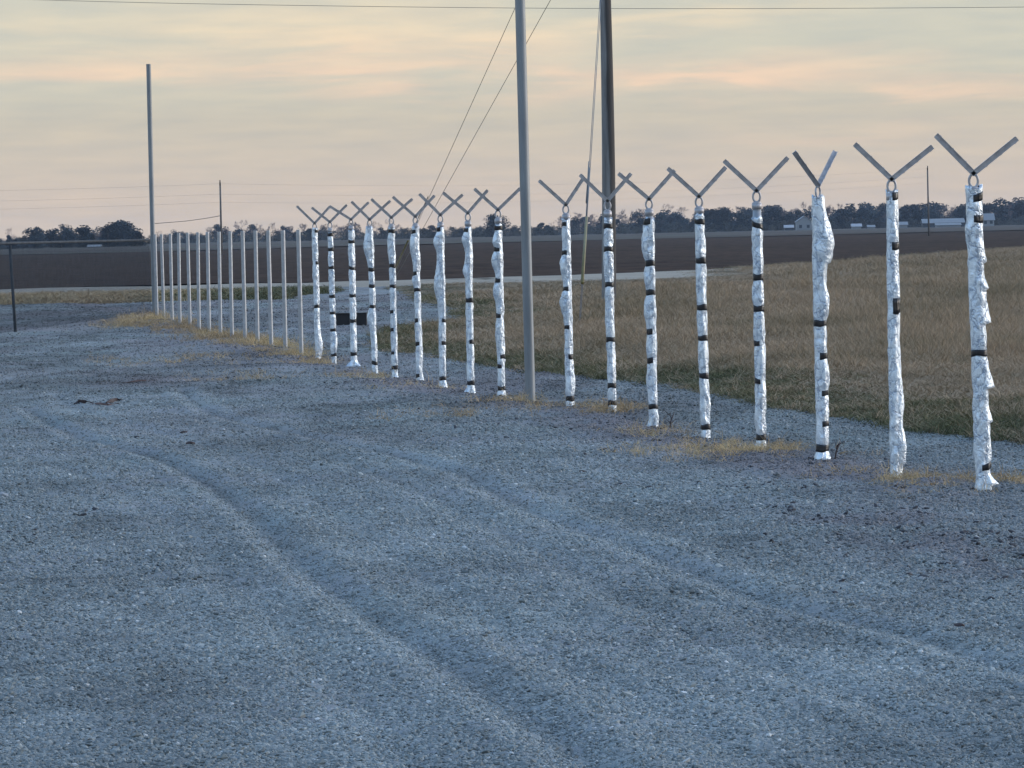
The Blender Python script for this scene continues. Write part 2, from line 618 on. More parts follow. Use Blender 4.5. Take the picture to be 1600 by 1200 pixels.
def poly_dist(x, y, pl):
    d = np.full(x.shape, 1e9)
    for i in range(len(pl) - 1):
        a, b = pl[i], pl[i + 1]
        ab = b - a
        L2 = float(ab @ ab)
        if L2 < 1e-9:
            continue
        t = np.clip(((x - a[0]) * ab[0] + (y - a[1]) * ab[1]) / L2, 0, 1)
        dd = (x - a[0] - t * ab[0]) ** 2 + (y - a[1] - t * ab[1]) ** 2
        d = np.minimum(d, dd)
    return np.sqrt(d)


def relief_raw(x, y):
    """gravel yard height, track amount, dirt amount"""
    z = zprof(y)
    z = z + 0.05 * vnoise(x * 0.45, y * 0.16, 1) * np.clip((y - 18) / 20, 0.3, 1) + 0.022 * vnoise(x * 1.6, y * 0.7, 2)
    trk = np.zeros_like(x)
    for pl, s in RUTS:
        wob = 0.035 * vnoise(x * 1.3, y * 0.6, 9)
        d = np.abs(poly_dist(x, y, pl) + wob)
        dep = 0.95 + 0.5 * vnoise(x * 1.7, y * 0.7, 10)
        z = z - s * 0.027 * dep * np.exp(-(d / 0.085) ** 2) + s * 0.017 * dep * np.exp(-((d - 0.21) / 0.08) ** 2)
        trk = np.maximum(trk, 0.75 * min(1, s + .15) * np.exp(-((d - .06) / 0.20) ** 2))
    # the lane the vehicles use is packed finer
    lane = np.clip(1 - np.abs(poly_dist(x, y, RUTS[4][0])) / 1.9, 0, 1)
    trk = np.maximum(trk, 0.5 * lane * (0.7 + vnoise(x * 1.1, y * .4, 5)))
    fd = fence_dist(x, y)
    band = np.exp(-((fd + 0.35) / 0.75) ** 2)
    patch = np.clip(0.5 + 1.8 * vnoise(x * 0.9, y * 0.33, 12) + 0.9 * vnoise(x * 3, y * 1.2, 13), 0, 1)
    dirt = np.clip(band * (0.35 + patch), 0, 1) * (y > 30)
    far = np.clip((y - 50) / 25, 0, 1) * np.clip((fd + 9) / 4, 0, 1) * np.clip(0.32 + 1.5 * vnoise(x * .6, y * .15, 15) + .5 * vnoise(x * 2, y * .5, 16), 0, 1)
    dirt = np.maximum(dirt, far * 0.9)
    for (qx, qy) in ((1470, 845), (1590, 880), (1390, 815)):
        g = G(qx, qy)
        dirt = np.maximum(dirt, np.clip(np.exp(-((x - g.x) / .6) ** 2 - ((y - g.y) / 2.0) ** 2) * (0.55 + 1.6 * vnoise(x * 4, y * 1.6, 19)), 0, .8))
    z = z + band * (0.05 * patch + 0.02 * vnoise(x * 4, y * 2.0, 14)) * (y > 30)
    clump = np.clip((y - 22) / 30, 0.15, 1.0)
    z = z + 0.035 * clump * vnoise(x * 2.6, y * 1.0, 17) * (1 - 0.7 * trk)
    return z, np.clip(trk, 0, 1), dirt


_pi = sorted(BASE)
_px = np.array([BASE[i].x for i in _pi]); _py = np.array([BASE[i].y for i in _pi])
_res = relief_raw(_px, _py)[0] - np.array([BASE[i].z for i in _pi])


def relief(x, y):
    """ground height levelled to the foot of every post"""
    z, trk, dirt = relief_raw(x, y)
    z = z - np.interp(y, _py, _res) * np.exp(-(fence_dist(x, y) / 0.9) ** 2) * np.clip((y - 34) / 4, 0, 1)
    return z, trk, dirt


def tone_of(x, y, trk):
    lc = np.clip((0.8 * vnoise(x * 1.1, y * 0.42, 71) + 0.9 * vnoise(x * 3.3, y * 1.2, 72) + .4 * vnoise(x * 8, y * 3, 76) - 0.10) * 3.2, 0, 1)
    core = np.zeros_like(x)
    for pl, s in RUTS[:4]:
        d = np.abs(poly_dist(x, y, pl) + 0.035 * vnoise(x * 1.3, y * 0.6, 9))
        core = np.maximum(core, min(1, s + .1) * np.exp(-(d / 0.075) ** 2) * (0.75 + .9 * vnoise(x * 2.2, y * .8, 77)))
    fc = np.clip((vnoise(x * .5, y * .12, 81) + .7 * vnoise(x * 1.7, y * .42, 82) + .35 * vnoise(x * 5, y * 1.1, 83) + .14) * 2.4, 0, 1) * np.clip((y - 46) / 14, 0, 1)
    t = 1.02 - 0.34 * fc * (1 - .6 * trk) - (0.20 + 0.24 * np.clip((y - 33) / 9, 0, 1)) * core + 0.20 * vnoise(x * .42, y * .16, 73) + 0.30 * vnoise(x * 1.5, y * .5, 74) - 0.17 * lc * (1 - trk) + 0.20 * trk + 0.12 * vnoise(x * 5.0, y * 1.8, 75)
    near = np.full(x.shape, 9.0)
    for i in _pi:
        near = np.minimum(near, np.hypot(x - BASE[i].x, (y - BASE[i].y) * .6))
    t = t - 0.40 * np.exp(-(near / .17) ** 2)       # contact shade painted into the ground tone round each post foot
    return np.clip(t, .45, 1.4)


def strip_mesh(name, rows, x0f, x1f, ncol, zf, mat, kind='structure', label=None, cat=None, attrs=True, smooth=True):
    rows = np.asarray(rows, float)
    t = np.linspace(0, 1, ncol)
    X = x0f(rows)[:, None] * (1 - t) + x1f(rows)[:, None] * t
    Y = np.repeat(rows[:, None], ncol, 1)
    x, y = X.ravel(), Y.ravel()
    res = zf(x, y)
    z = res[0] if isinstance(res, tuple) else res
    i = np.arange(len(rows) * ncol).reshape(len(rows), ncol)
    f = np.stack([i[:-1, :-1], i[:-1, 1:], i[1:, 1:], i[1:, :-1]], -1).reshape(-1, 4)
    me = mesh_np(name, np.stack([x, y, z], 1), f)
    if isinstance(res, tuple) and attrs:
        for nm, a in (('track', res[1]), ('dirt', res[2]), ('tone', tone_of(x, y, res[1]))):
            at = me.attributes.new(nm, 'FLOAT', 'POINT')
            at.data.foreach_set('value', a.astype(np.float32))
    o = link(name, me, mat, None, smooth)
    tag(o, label, cat, None, kind)
    return o


rows = [14.0]
while rows[-1] < 216:
    rows.append(rows[-1] + min(0.45, 0.022 * (rows[-1] / 20) ** 2))


def yard_z(x, y):
    z, trk, dirt = relief(x, y)
    nearf = np.clip(1.35 - y / 70, 0.25, 1)
    z = z + nearf * (0.013 * vnoise(x * 38, y * 30, 21) + 0.016 * vnoise(x * 19, y * 13, 22)) * (1 - 0.45 * trk)
    return z, trk, dirt


yard = strip_mesh('gravel_yard', rows, lambda r: -0.125 * r - 0.8, lambda r: 0.12 * r + 0.8, 760, yard_z, M_GRAVEL)

# right hand edge of the gravel, as a function of Y
EDGE_PX = [(1720, 706), (1600, 690), (1450, 672), (1300, 652), (1200, 634), (1100, 612), (960, 592), (840, 582), (720, 562), (600, 548), (590, 525), (600, 512), (700, 507), (728, 499), (660, 470), (600, 448)]
EDGE = np.array(sorted([(G(*p).y, G(*p).x) for p in EDGE_PX]))


def edge_x(y):
    return np.interp(y, EDGE[:, 0], EDGE[:, 1]) + 0.25 * vnoise(y * 0.9, y * 0 + 3.3, 31) + 0.12 * vnoise(y * 4.0, y * 0 + 1.3, 32)


# far corner of the field: beyond this line the ploughed soil starts
FE0, FE1 = G(1040, 428), G(1600, 388)
FSL = (FE1.x - FE0.x) / (FE1.y - FE0.y)


def field_left(y):
    y = np.asarray(y, float)
    ys = 203.0
    e0 = edge_x(np.full_like(y, ys))
    return np.where(y < ys, edge_x(y), np.where(y < ys + 3, e0 + (FE0.x - e0) * (y - ys) / 3, FE0.x + FSL * np.maximum(y - FE0.y, 0)))


def field_z(x, y):
    e = field_left(y)
    d = np.clip((x - e) / 1.5, 0, 1)
    z = zprof(y) + 0.005 + 0.06 * d + 0.10 * vnoise(x * 0.25, y * 0.12, 41) * d + 0.05 * vnoise(x * 0.9, y * .4, 42) * d
    # vehicle track pressed into the grass
    return z


frows = np.concatenate([np.arange(44, 130, 0.5), np.arange(130, 420, 1.2)])
grass_field = strip_mesh('grass_field', frows, field_left, lambda r: 0.16 * r + 12, 70, field_z, M_GRASSBASE)

# base terrain, ploughed field, road
base_ground = strip_mesh('ground', [-40, 0, 20, 40, 60, 80, 94, 105, 116, 128, 139, 150, 172, 230, 400, 800, 1600, 2600, 3600],
                         lambda r: -60 - 0.16 * np.abs(r), lambda r: 60 + 0.16 * np.abs(r), 12, lambda x, y: zprof(y) - 0.30 * (y < 300) - 0.10, M_STUBBLE)


def road_ribbon():
    cl = [(-90, 215), (-50, 215.5), (-20, 216), (-4, 216.5), (1, 218), (7, 232), (9, 240), (16, 262), (24, 300), (36, 362), (50, 436)]
    pts = catmull(cl, 10)
    vs, fs = [], []
    for i, p in enumerate(pts):
        t = pts[min(i + 1, len(pts) - 1)] - pts[max(i - 1, 0)]
        t = t / np.linalg.norm(t)
        n = np.array([-t[1], t[0]])
        hw = 11.5 if p[1] < 218 else max(4.0, 11.5 - (p[1] - 218) * 0.4)
        for k, (o, h) in enumerate(((-1, -0.02), (-0.8, 0.05), (0, 0.10), (0.8, 0.05), (1, -0.02))):
            q = p + n * hw * o
            vs.append((q[0], q[1], h + 0.02 * math.sin(i * 1.7 + k)))
    for i in range(len(pts) - 1):
        for k in range(4):
            a = i * 5 + k
            fs.append((a, a + 5, a + 6, a + 1))
    me = mesh_np('road', np.array(vs), np.array(fs))
    o = link('road', me, M_ROAD, None, True)
    tag(o, None, None, None, 'structure')


road_ribbon()
# ploughed field: furrows as relief
prow = np.concatenate([np.arange(231, 330, 0.9), np.arange(330, 600, 3), np.arange(600, 1090, 10)])


def plow_far(y):
    return y


def plow_z(x, y):
    return 0.03 + 0.16 * vnoise(x * 0.10 + y * 0.01, y * 0.55, 51) + 0.06 * vnoise(x * .6, y * .9, 52)


plow = strip_mesh('ploughed_field', prow, lambda r: -0.16 * r - 40, lambda r: 0.16 * r + 60, 120, plow_z, M_PLOW)
# stubble beyond: ragged near edge, pale
srow = np.concatenate([np.arange(830, 1100, 8), np.arange(1100, 2600, 60)])
stub = strip_mesh('stubble_field', srow, lambda r: -0.16 * r - 40, lambda r: np.interp(r, [830, 1010, 1060], [-62, 20, 0.16 * 1060 + 60]) * (r < 1060) + (0.16 * r + 60) * (r >= 1060),
                  60, lambda x, y: 0.14 + 0.12 * vnoise(x * .05, y * .02, 53), M_STUBBLE)
# pale grass verge between the yard and the road on the left
verge = strip_mesh('grass_verge', np.arange(171, 205, 1.0), lambda r: -0.14 * r - 20, lambda r: edge_x(r) - 2.0 - np.clip(190 - r, 0, 14) * 0.12, 60,
                   lambda x, y: zprof(y) - 0.06 + 0.11 * np.clip((y - 171) / 5, 0, 1) - 0.04 * np.clip((y - 180) / 25, 0, 1) + 0.03 * vnoise(x * .5, y * .3, 54), M_GRASSBASE)


# ------------------------------------------------------------------ scattered stuff (one object each)
def scatter(name, pts, rot, scl, variants, mat, kind, extra=None):
    me = bpy.data.meshes.new(name)
    me.vertices.add(len(pts))
    me.vertices.foreach_set('co', np.ascontiguousarray(pts, np.float32).ravel())
    for nm, typ, arr in (('rot', 'FLOAT_VECTOR', rot), ('scl', 'FLOAT_VECTOR', scl)):
        a = me.attributes.new(nm, typ, 'POINT')
        a.data.foreach_set('vector', np.ascontiguousarray(arr, np.float32).ravel())
    a = me.attributes.new('pick', 'INT', 'POINT')
    a.data.foreach_set('value', RNG.integers(0, len(variants), len(pts)).astype(np.int32))
    if extra is not None:
        for nm, arr in extra.items():
            a = me.attributes.new(nm, 'FLOAT', 'POINT')
            a.data.foreach_set('value', arr.astype(np.float32))
    o = bpy.data.objects.new(name, me)
    COL.objects.link(o)
    me.materials.append(mat)
    coll = bpy.data.collections.new(name + '_variants')
    for i, vme in enumerate(variants):
        vme.materials.clear()
        vme.materials.append(mat)
        vo = bpy.data.objects.new(name + '_piece', vme)
        coll.objects.link(vo)
    ng = bpy.data.node_groups.new(name + '_scatter', 'GeometryNodeTree')
    ng.interface.new_socket('Geometry', in_out='INPUT', socket_type='NodeSocketGeometry')
    ng.interface.new_socket('Geometry', in_out='OUTPUT', socket_type='NodeSocketGeometry')
    nd, lk = ng.nodes, ng.links
    gi, go = nd.new('NodeGroupInput'), nd.new('NodeGroupOutput')
    iop = nd.new('GeometryNodeInstanceOnPoints')
    ci = nd.new('GeometryNodeCollectionInfo')
    ci.inputs['Collection'].default_value = coll
    ci.inputs['Separate Children'].default_value = True
    ci.inputs['Reset Children'].default_value = True

    def named(nm, typ):
        n = nd.new('GeometryNodeInputNamedAttribute')
        n.data_type = typ
        n.inputs['Name'].default_value = nm
        return n.outputs['Attribute']
    lk.new(gi.outputs[0], iop.inputs['Points'])
    lk.new(ci.outputs[0], iop.inputs['Instance'])
    iop.inputs['Pick Instance'].default_value = True
    lk.new(named('pick', 'INT'), iop.inputs['Instance Index'])
    e2r = nd.new('FunctionNodeEulerToRotation')
    lk.new(named('rot', 'FLOAT_VECTOR'), e2r.inputs[0])
    lk.new(e2r.outputs[0], iop.inputs['Rotation'])
    lk.new(named('scl', 'FLOAT_VECTOR'), iop.inputs['Scale'])
    lk.new(iop.outputs[0], go.inputs[0])
    md = o.modifiers.new('scatter', 'NODES')
    md.node_group = ng
    tag(o, None, None, None, kind)
    return o


def stone_mesh(seed):
    bm = bmesh.new()
    bmesh.ops.create_icosphere(bm, subdivisions=1, radius=1.0)
    r = random.Random(seed)
    ax = Vector((r.uniform(.8, 1.3), r.uniform(.7, 1.1), r.uniform(.55, .85)))
    for v in bm.verts:
        v.co = Vector((v.co.x * ax.x, v.co.y * ax.y, v.co.z * ax.z)) * r.uniform(0.66, 1.22)
    me = bpy.data.meshes.new('gravel_piece')
    bm.to_mesh(me)
    bm.free()
    return me


def scatter_stones():
    n = 500000
    # even in the picture's depth: more stones per square metre close by
    u = RNG.random(n)
    y0, y1 = 18.5, 176.0
    y = 1 / (1 / y0 - u * (1 / y0 - 1 / y1))
    x = (RNG.random(n) * 0.215 - 0.108) * y + RNG.normal(0, .15, n)
    keep = x < edge_x(y) + 0.1
    z, trk, dirt = relief(x, y)
    keep &= RNG.random(n) > trk * 0.35
    x, y, z, trk, dirt = (a[keep] for a in (x, y, z, trk, dirt))
    n = len(x)
    r = np.exp(RNG.normal(math.log(0.0074), 0.30, n)) * (1 - 0.3 * trk) * (1 + 0.009 * (y - 20))
    scl = np.stack([r * RNG.uniform(.8, 1.3, n), r * RNG.uniform(.8, 1.3, n), r * RNG.uniform(.7, 1.1, n)], 1)
    rot = RNG.random((n, 3)) * np.array([0.8, 0.8, 6.28])
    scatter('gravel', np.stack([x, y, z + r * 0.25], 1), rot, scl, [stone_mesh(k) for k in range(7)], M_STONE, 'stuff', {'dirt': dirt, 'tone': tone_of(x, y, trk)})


scatter_stones()


def tuft_mesh(seed, nb, rad, h, wdt, lean):
    r = random.Random(seed)
    vs, fs = [], []
    for _ in range(nb):
        a = r.uniform(0, 6.283)
        d = rad * math.sqrt(r.random())
        bx, by = d * math.cos(a), d * math.sin(a)
        hh = h * r.uniform(.45, 1.15)
        la = r.uniform(0, 6.283)
        l = hh * (lean + r.uniform(0, .55))
        lx, ly = l * math.cos(la) + 0.12 * hh, l * math.sin(la)
        fa = r.uniform(0, 3.14)
        wx, wy = wdt * math.cos(fa), wdt * math.sin(fa)
        b = len(vs)
        vs += [(bx - wx, by - wy, 0), (bx + wx, by + wy, 0),
               (bx + lx * .35 + wx * .8, by + ly * .35 + wy * .8, hh * .62), (bx + lx * .35 - wx * .8, by + ly * .35 - wy * .8, hh * .62),
               (bx + lx + wx * .2, by + ly + wy * .2, hh), (bx + lx - wx * .2, by + ly - wy * .2, hh)]
        fs += [(b, b + 1, b + 2, b + 3), (b + 3, b + 2, b + 4, b + 5)]
    return mesh_np('grass_piece', np.array(vs), np.array(fs))


def scatter_grass():
    n = 52000
    u = RNG.random(n)
    y0, y1 = 45.0, 390.0
    y = 1 / (1 / y0 - u * (1 / y0 - 1 / y1))
    e = field_left(y)
    xr = 0.105 * y + 1.5
    x = e + RNG.random(n) * np.maximum(xr - e, 0.0)
    keep = (xr - e > 0.2) & (RNG.random(n) < np.clip((xr - e) / 7.5, 0.1, 1))
    x, y, e = x[keep], y[keep], e[keep]
    d = x - e
    gr = np.exp(-(d / 1.3) ** 2) * 1.2 + np.clip(2.2 * vnoise(x * .35, y * .16, 61) - .25, 0, 1) * np.clip(1.3 - y / 110, 0, 1)
    tl = [G(1180, 455), G(1300, 438), G(1440, 408), G(1560, 396)]
    td = np.abs(poly_dist(x, y, catmull([(p.x, p.y) for p in tl])))
    kp = (td > .45) | (RNG.random(len(x)) < .12)
    x, y, e, d, gr = x[kp], y[kp], e[kp], d[kp], gr[kp]
    green = RNG.random(len(x)) < np.clip(gr, 0, .85)
    z = field_z(x, y) - 0.01
    hsc = np.clip(0.35 + 0.10 * d, 0.35, 1.0) * np.clip(0.85 + 1.0 * vnoise(x * .5, y * .22, 62) + .7 * vnoise(x * 1.7, y * .8, 63), .3, 1.7)
    hsc = hsc * np.where((y > 165) & (x < FE0.x + 3), .35, 1)
    grow = 1 + np.clip((y - 60) / 150, 0, 1.6)
    for nm, sel, mat, hh in (('dry_grass', ~green, M_BLADE_BROWN, 0.24), ('green_grass', green, M_BLADE_GREEN, 0.17)):
        k = int(sel.sum())
        s = hsc[sel]
        scl = np.stack([grow[sel] * RNG.uniform(.8, 1.3, k), RNG.uniform(.8, 1.3, k) * grow[sel], s * RNG.uniform(.7, 1.3, k)], 1)
        rot = np.stack([RNG.normal(0, .08, k), RNG.normal(.06, .08, k), RNG.random(k) * 6.28], 1)
        scatter(nm, np.stack([x[sel], y[sel], z[sel]], 1), rot, scl, [tuft_mesh(100 + j, 46, 0.22, hh, 0.0032, .25) for j in range(6)], mat, 'stuff')
    # pale verge by the road
    n = 9000
    y = RNG.uniform(172, 203, n)
    r1 = edge_x(y) - 2.0 - np.clip(190 - y, 0, 14) * 0.12
    x = r1 - RNG.random(n) * (r1 + 0.11 * y + 2)
    scl = np.stack([np.full(n, 2.0), np.full(n, 2.0), RNG.uniform(.25, .6, n) * np.clip((206 - y) / 22, .35, 1)], 1)
    rot = np.stack([RNG.normal(0, .1, n), RNG.normal(0, .1, n), RNG.random(n) * 6.28], 1)
    gx = x > -10.2 + 1.2 * RNG.normal(0, 1, n)
    scatter('verge_weeds', np.stack([x, y, zprof(y) - .07 + .11 * np.clip((y - 171) / 5, 0, 1) - 0.04 * np.clip((y - 180) / 25, 0, 1)], 1)[gx], rot[gx], scl[gx], [tuft_mesh(150 + j, 46, .25, .22, .005, .3) for j in range(4)], M_BLADE_GREEN, 'stuff')
    x, y, scl, rot = x[~gx], y[~gx], scl[~gx], rot[~gx]
    scatter('verge_grass', np.stack([x, y, zprof(y) - .07 + .11 * np.clip((y - 171) / 5, 0, 1) - 0.04 * np.clip((y - 180) / 25, 0, 1)], 1), rot, scl, [tuft_mesh(140 + j, 46, .25, .22, .005, .3) for j in range(4)], M_VERGE, 'stuff')
    # flattened straw along the foot of the fence
    P0 = []
    for (px, py, sx, sy, c) in [(1575, 752, .30, .5, 170), (1455, 765, .55, .6, 90), (1130, 702, .75, .8, 150), (1060, 712, .6, .7, 80), (1212, 696, .3, .4, 60),
                                (955, 648, .36, .5, 130), (1040, 680, .4, .6, 60), (865, 640, .5, .6, 60), (720, 650, .8, 1.2, 90), (800, 628, .5, .8, 60),
                                (660, 605, .5, 1.0, 70), (575, 583, .5, 1.0, 60), (500, 566, .5, 1.2, 80), (455, 553, .5, 1.5, 130), (425, 545, .5, 1.5, 180),
                                (385, 537, .6, 1.6, 220), (345, 530, .6, 1.7, 200), (310, 522, .6, 1.8, 160), (280, 512, .6, 2, 130), (225, 502, .75, 1.6, 330), (205, 508, .6, 1.6, 120),
                                (350, 562, 1.3, 2.4, 60), (250, 568, 1.2, 2.4, 50), (370, 590, .8, 1.6, 50), (1340, 735, .4, .5, 30), (1420, 742, .25, .3, 50)]:
        g = G(px, py)
        for _ in range(c):
            P0.append((g.x + random.gauss(0, sx * .55), g.y + random.gauss(0, sy)))
    for i in range(18, 32):
        for _ in range(30):
            P0.append((BASE[i].x + random.gauss(0, .22), BASE[i].y + random.gauss(0, .8)))
    P0 = np.array(P0)
    pk = (vnoise(P0[:, 0] * 2.4, P0[:, 1] * .9, 66) + RNG.normal(0, .18, len(P0))) > -.12
    P0 = P0[pk]
    x, y = P0[:, 0], P0[:, 1]
    z, _, _ = relief(x, y)
    k = len(x)
    scl = np.stack([RNG.uniform(.5, 1.0, k), RNG.uniform(.5, 1, k), RNG.uniform(.15, 1.0, k) ** 1.2 * 1.5], 1) * (1 + np.clip((y - 45) / 130, 0, .8))[:, None]
    rot = np.stack([RNG.normal(0, .35, k), RNG.normal(0, .35, k), RNG.random(k) * 6.28], 1)
    scatter('straw', np.stack([x, y, z], 1), rot, scl, [tuft_mesh(180 + j, 16, .14, .055, .0028, 2.0) for j in range(5)], M_STRAW, 'stuff')


scatter_grass()

# dark clods and splinters lying on the gravel near the fence
DEBRIS = []
for _ in range(420):
    i = random.uniform(0, 20)
    y = 40 + 3.168 * i
    xc = FENCE_A.x + (FENCE_B.x - FENCE_A.x) * (y - FENCE_A.y) / (FENCE_B.y - FENCE_A.y)
    DEBRIS.append((xc + random.gauss(-0.4, 0.9), y + random.gauss(-2.5, 2.5)))
for (px, py, c, s) in [(1330, 800, 40, .5), (1430, 830, 50, .5), (1560, 850, 60, .4), (1500, 980, 1, 0), (1190, 755, 30, .4), (160, 680, 8, .6), (100, 830, 25, .5), (1500, 900, 40, .5)]:
    g = G(px, py)
    for _ in range(c):
        DEBRIS.append((g.x + random.gauss(0, s), g.y + random.gauss(0, s * 2.2)))
DA = np.array(DEBRIS)
dz, _, _ = relief(DA[:, 0], DA[:, 1])
k = len(DA)
dr = np.minimum(np.exp(RNG.normal(math.log(.013), .35, k)), .022)
scatter('clods', np.stack([DA[:, 0], DA[:, 1], dz + dr * .4], 1), RNG.random((k, 3)) * np.array([.6, .6, 6.28]),
        np.stack([dr * 1.5, dr, dr * .75], 1), [stone_mesh(60 + j) for j in range(4)], simple('dark_soil_clod', (0.050, 0.050, 0.058), 0.9, 0, .4, 9.0), 'stuff')


# ------------------------------------------------------------------ fence posts
def ring_path(rx, rz, n=20):
    return [Vector((rx * math.sin(2 * math.pi * k / n), 0, rz - rz * math.cos(2 * math.pi * k / n))) for k in range(n + 1)]


def z_of(py, i, px):
    """height above the post's own base for a pixel row on the post"""
    return P(px, py, bay(i)).z - BASE[i].z


class Wrap:
    def __init__(self, seed, h, r0, bulges, tapes, flare, flap_noise):
        self.s, self.h, self.r0, self.b, self.t, self.fl, self.fn = seed, h, r0, bulges, tapes, flare, flap_noise

    def R(self, a, z):
        s = self.s
        r = self.r0
        ca, sa = math.cos(a), math.sin(a)
        q = lambda f, g, k: float(vnoise(np.array([ca * f + 7.1 * s]), np.array([z * g + sa * f]), k)[0])
        r += 0.012 * q(0.9, 7, 3) + 0.010 * q(1.7, 19, 4) + 0.005 * q(3.0, 46, 5) + 0.008 * q(3.4, 3.0, 6)
        # the lapped edge of the sheet runs down the side as a step
        sa0 = -1.5 + 0.5 * math.sin(s * 2.3) + 0.12 * math.sin(z * 3 + s)
        da = (a - sa0) % (2 * math.pi)
        if da < 0.9:
            r += 0.0065 * (1 - da / 0.9)
        for (zc, hz, side, amt, shape) in self.b:
            d = (z - zc) / hz
            if shape == 'flap':      # swells downwards and ends abruptly
                k = max(0.0, 1 - abs(d)) if d > -0.8 else max(0, (1 + d) * 1.0)
                k = (1 - (d + 1) / 2) ** 1.3 if -1 <= d <= 1 else 0.0
            else:
                k = math.exp(-d * d)
            ang = max(0.0, ca * side + 0.15)
            r += amt * k * ang ** (3.5 if shape == 'flap' else 1.6) * (.58 if shape == 'flap' else .86)
        for (zt, half, sd) in self.t:
            k = math.exp(-((z - zt) / 0.045) ** 2)
            full = sd == 0
            pin = (0.85 if full else 0.5) * k
            r = r * (1 - pin) + min(r, self.r0 * 0.90) * pin
        if z < 0.09:
            k = (1 - z / 0.09) ** 1.5
            for (side, amt) in self.fl:
                r += amt * k * (max(0.0, ca * side) ** 1.5 if side else 1.0) * (0.75 + 0.9 * q(2.2, 3, 8))
        return max(r, 0.034)

    def mesh(self):
        nz, na = int(self.h / 0.014), 30
        vs, fs = [], []
        for j in range(nz + 1):
            z = self.h * j / nz
            for k in range(na):
                a = 2 * math.pi * k / na
                r = self.R(a, z)
                zz = z
                if j == 0:
                    zz = -0.03 + 0.03 * math.sin(a * 3 + self.s)
                if j == nz:
                    zz = z + 0.012 * math.sin(a * 2 + self.s) + 0.01 * math.sin(5 * a)
                vs.append((r * math.cos(a), r * math.sin(a), zz))
        for j in range(nz):
            for k in range(na):
                k2 = (k + 1) % na
                fs.append((j * na + k, j * na + k2, (j + 1) * na + k2, (j + 1) * na + k))
        b = len(vs)
        for k in range(na):      # turn the foil in at the top
            x, y, z = vs[nz * na + k]
            l = math.hypot(x, y)
            vs.append((x / l * 0.037, y / l * 0.037, z - 0.006))
        for k in range(na):
            k2 = (k + 1) % na
            fs.append((nz * na + k, nz * na + k2, b + k2, b + k))
        return mesh_np('foil_wrap', np.array(vs), np.array(fs))

    def band(self, zt, half, side, tilt):
        # side 0 goes all round; -1 / +1 show as a patch on that side
        na = 40
        if side == 0:
            a0, a1 = 0.0, 2 * math.pi
        elif side > 0:
            c, wd = -0.95 if abs(side) > 1 else -0.55, 1.0 if abs(side) == 1 else 0.8
            a0, a1 = c - wd, c + wd
        else:
            c, wd = math.pi + (0.95 if abs(side) > 1 else 0.55), 1.0 if abs(side) == 1 else 0.8
            a0, a1 = c - wd, c + wd
        vs, fs = [], []
        prof = [(-1, 0.000), (-1, 0.0045), (-0.35, 0.0055), (0.35, 0.0055), (1, 0.0045), (1, 0.000)]
        for k in range(na + 1):
            a = a0 + (a1 - a0) * k / na
            zz = zt + tilt * math.cos(a) + 0.003 * math.sin(3 * a + self.s)
            hw = half * (1 + 0.12 * math.sin(2 * a + self.s * 2))
            for (q, off) in prof:
                z = zz + q * hw
                r = self.R(a, max(0.005, z)) + off - 0.0015
                vs.append((r * math.cos(a), r * math.sin(a), z))
        n = len(prof)
        for k in range(na):
            for j in range(n - 1):
                p = k * n + j
                fs.append((p, p + n, p + n + 1, p + 1))
        return mesh_np('tape_band', np.array(vs), np.array(fs))


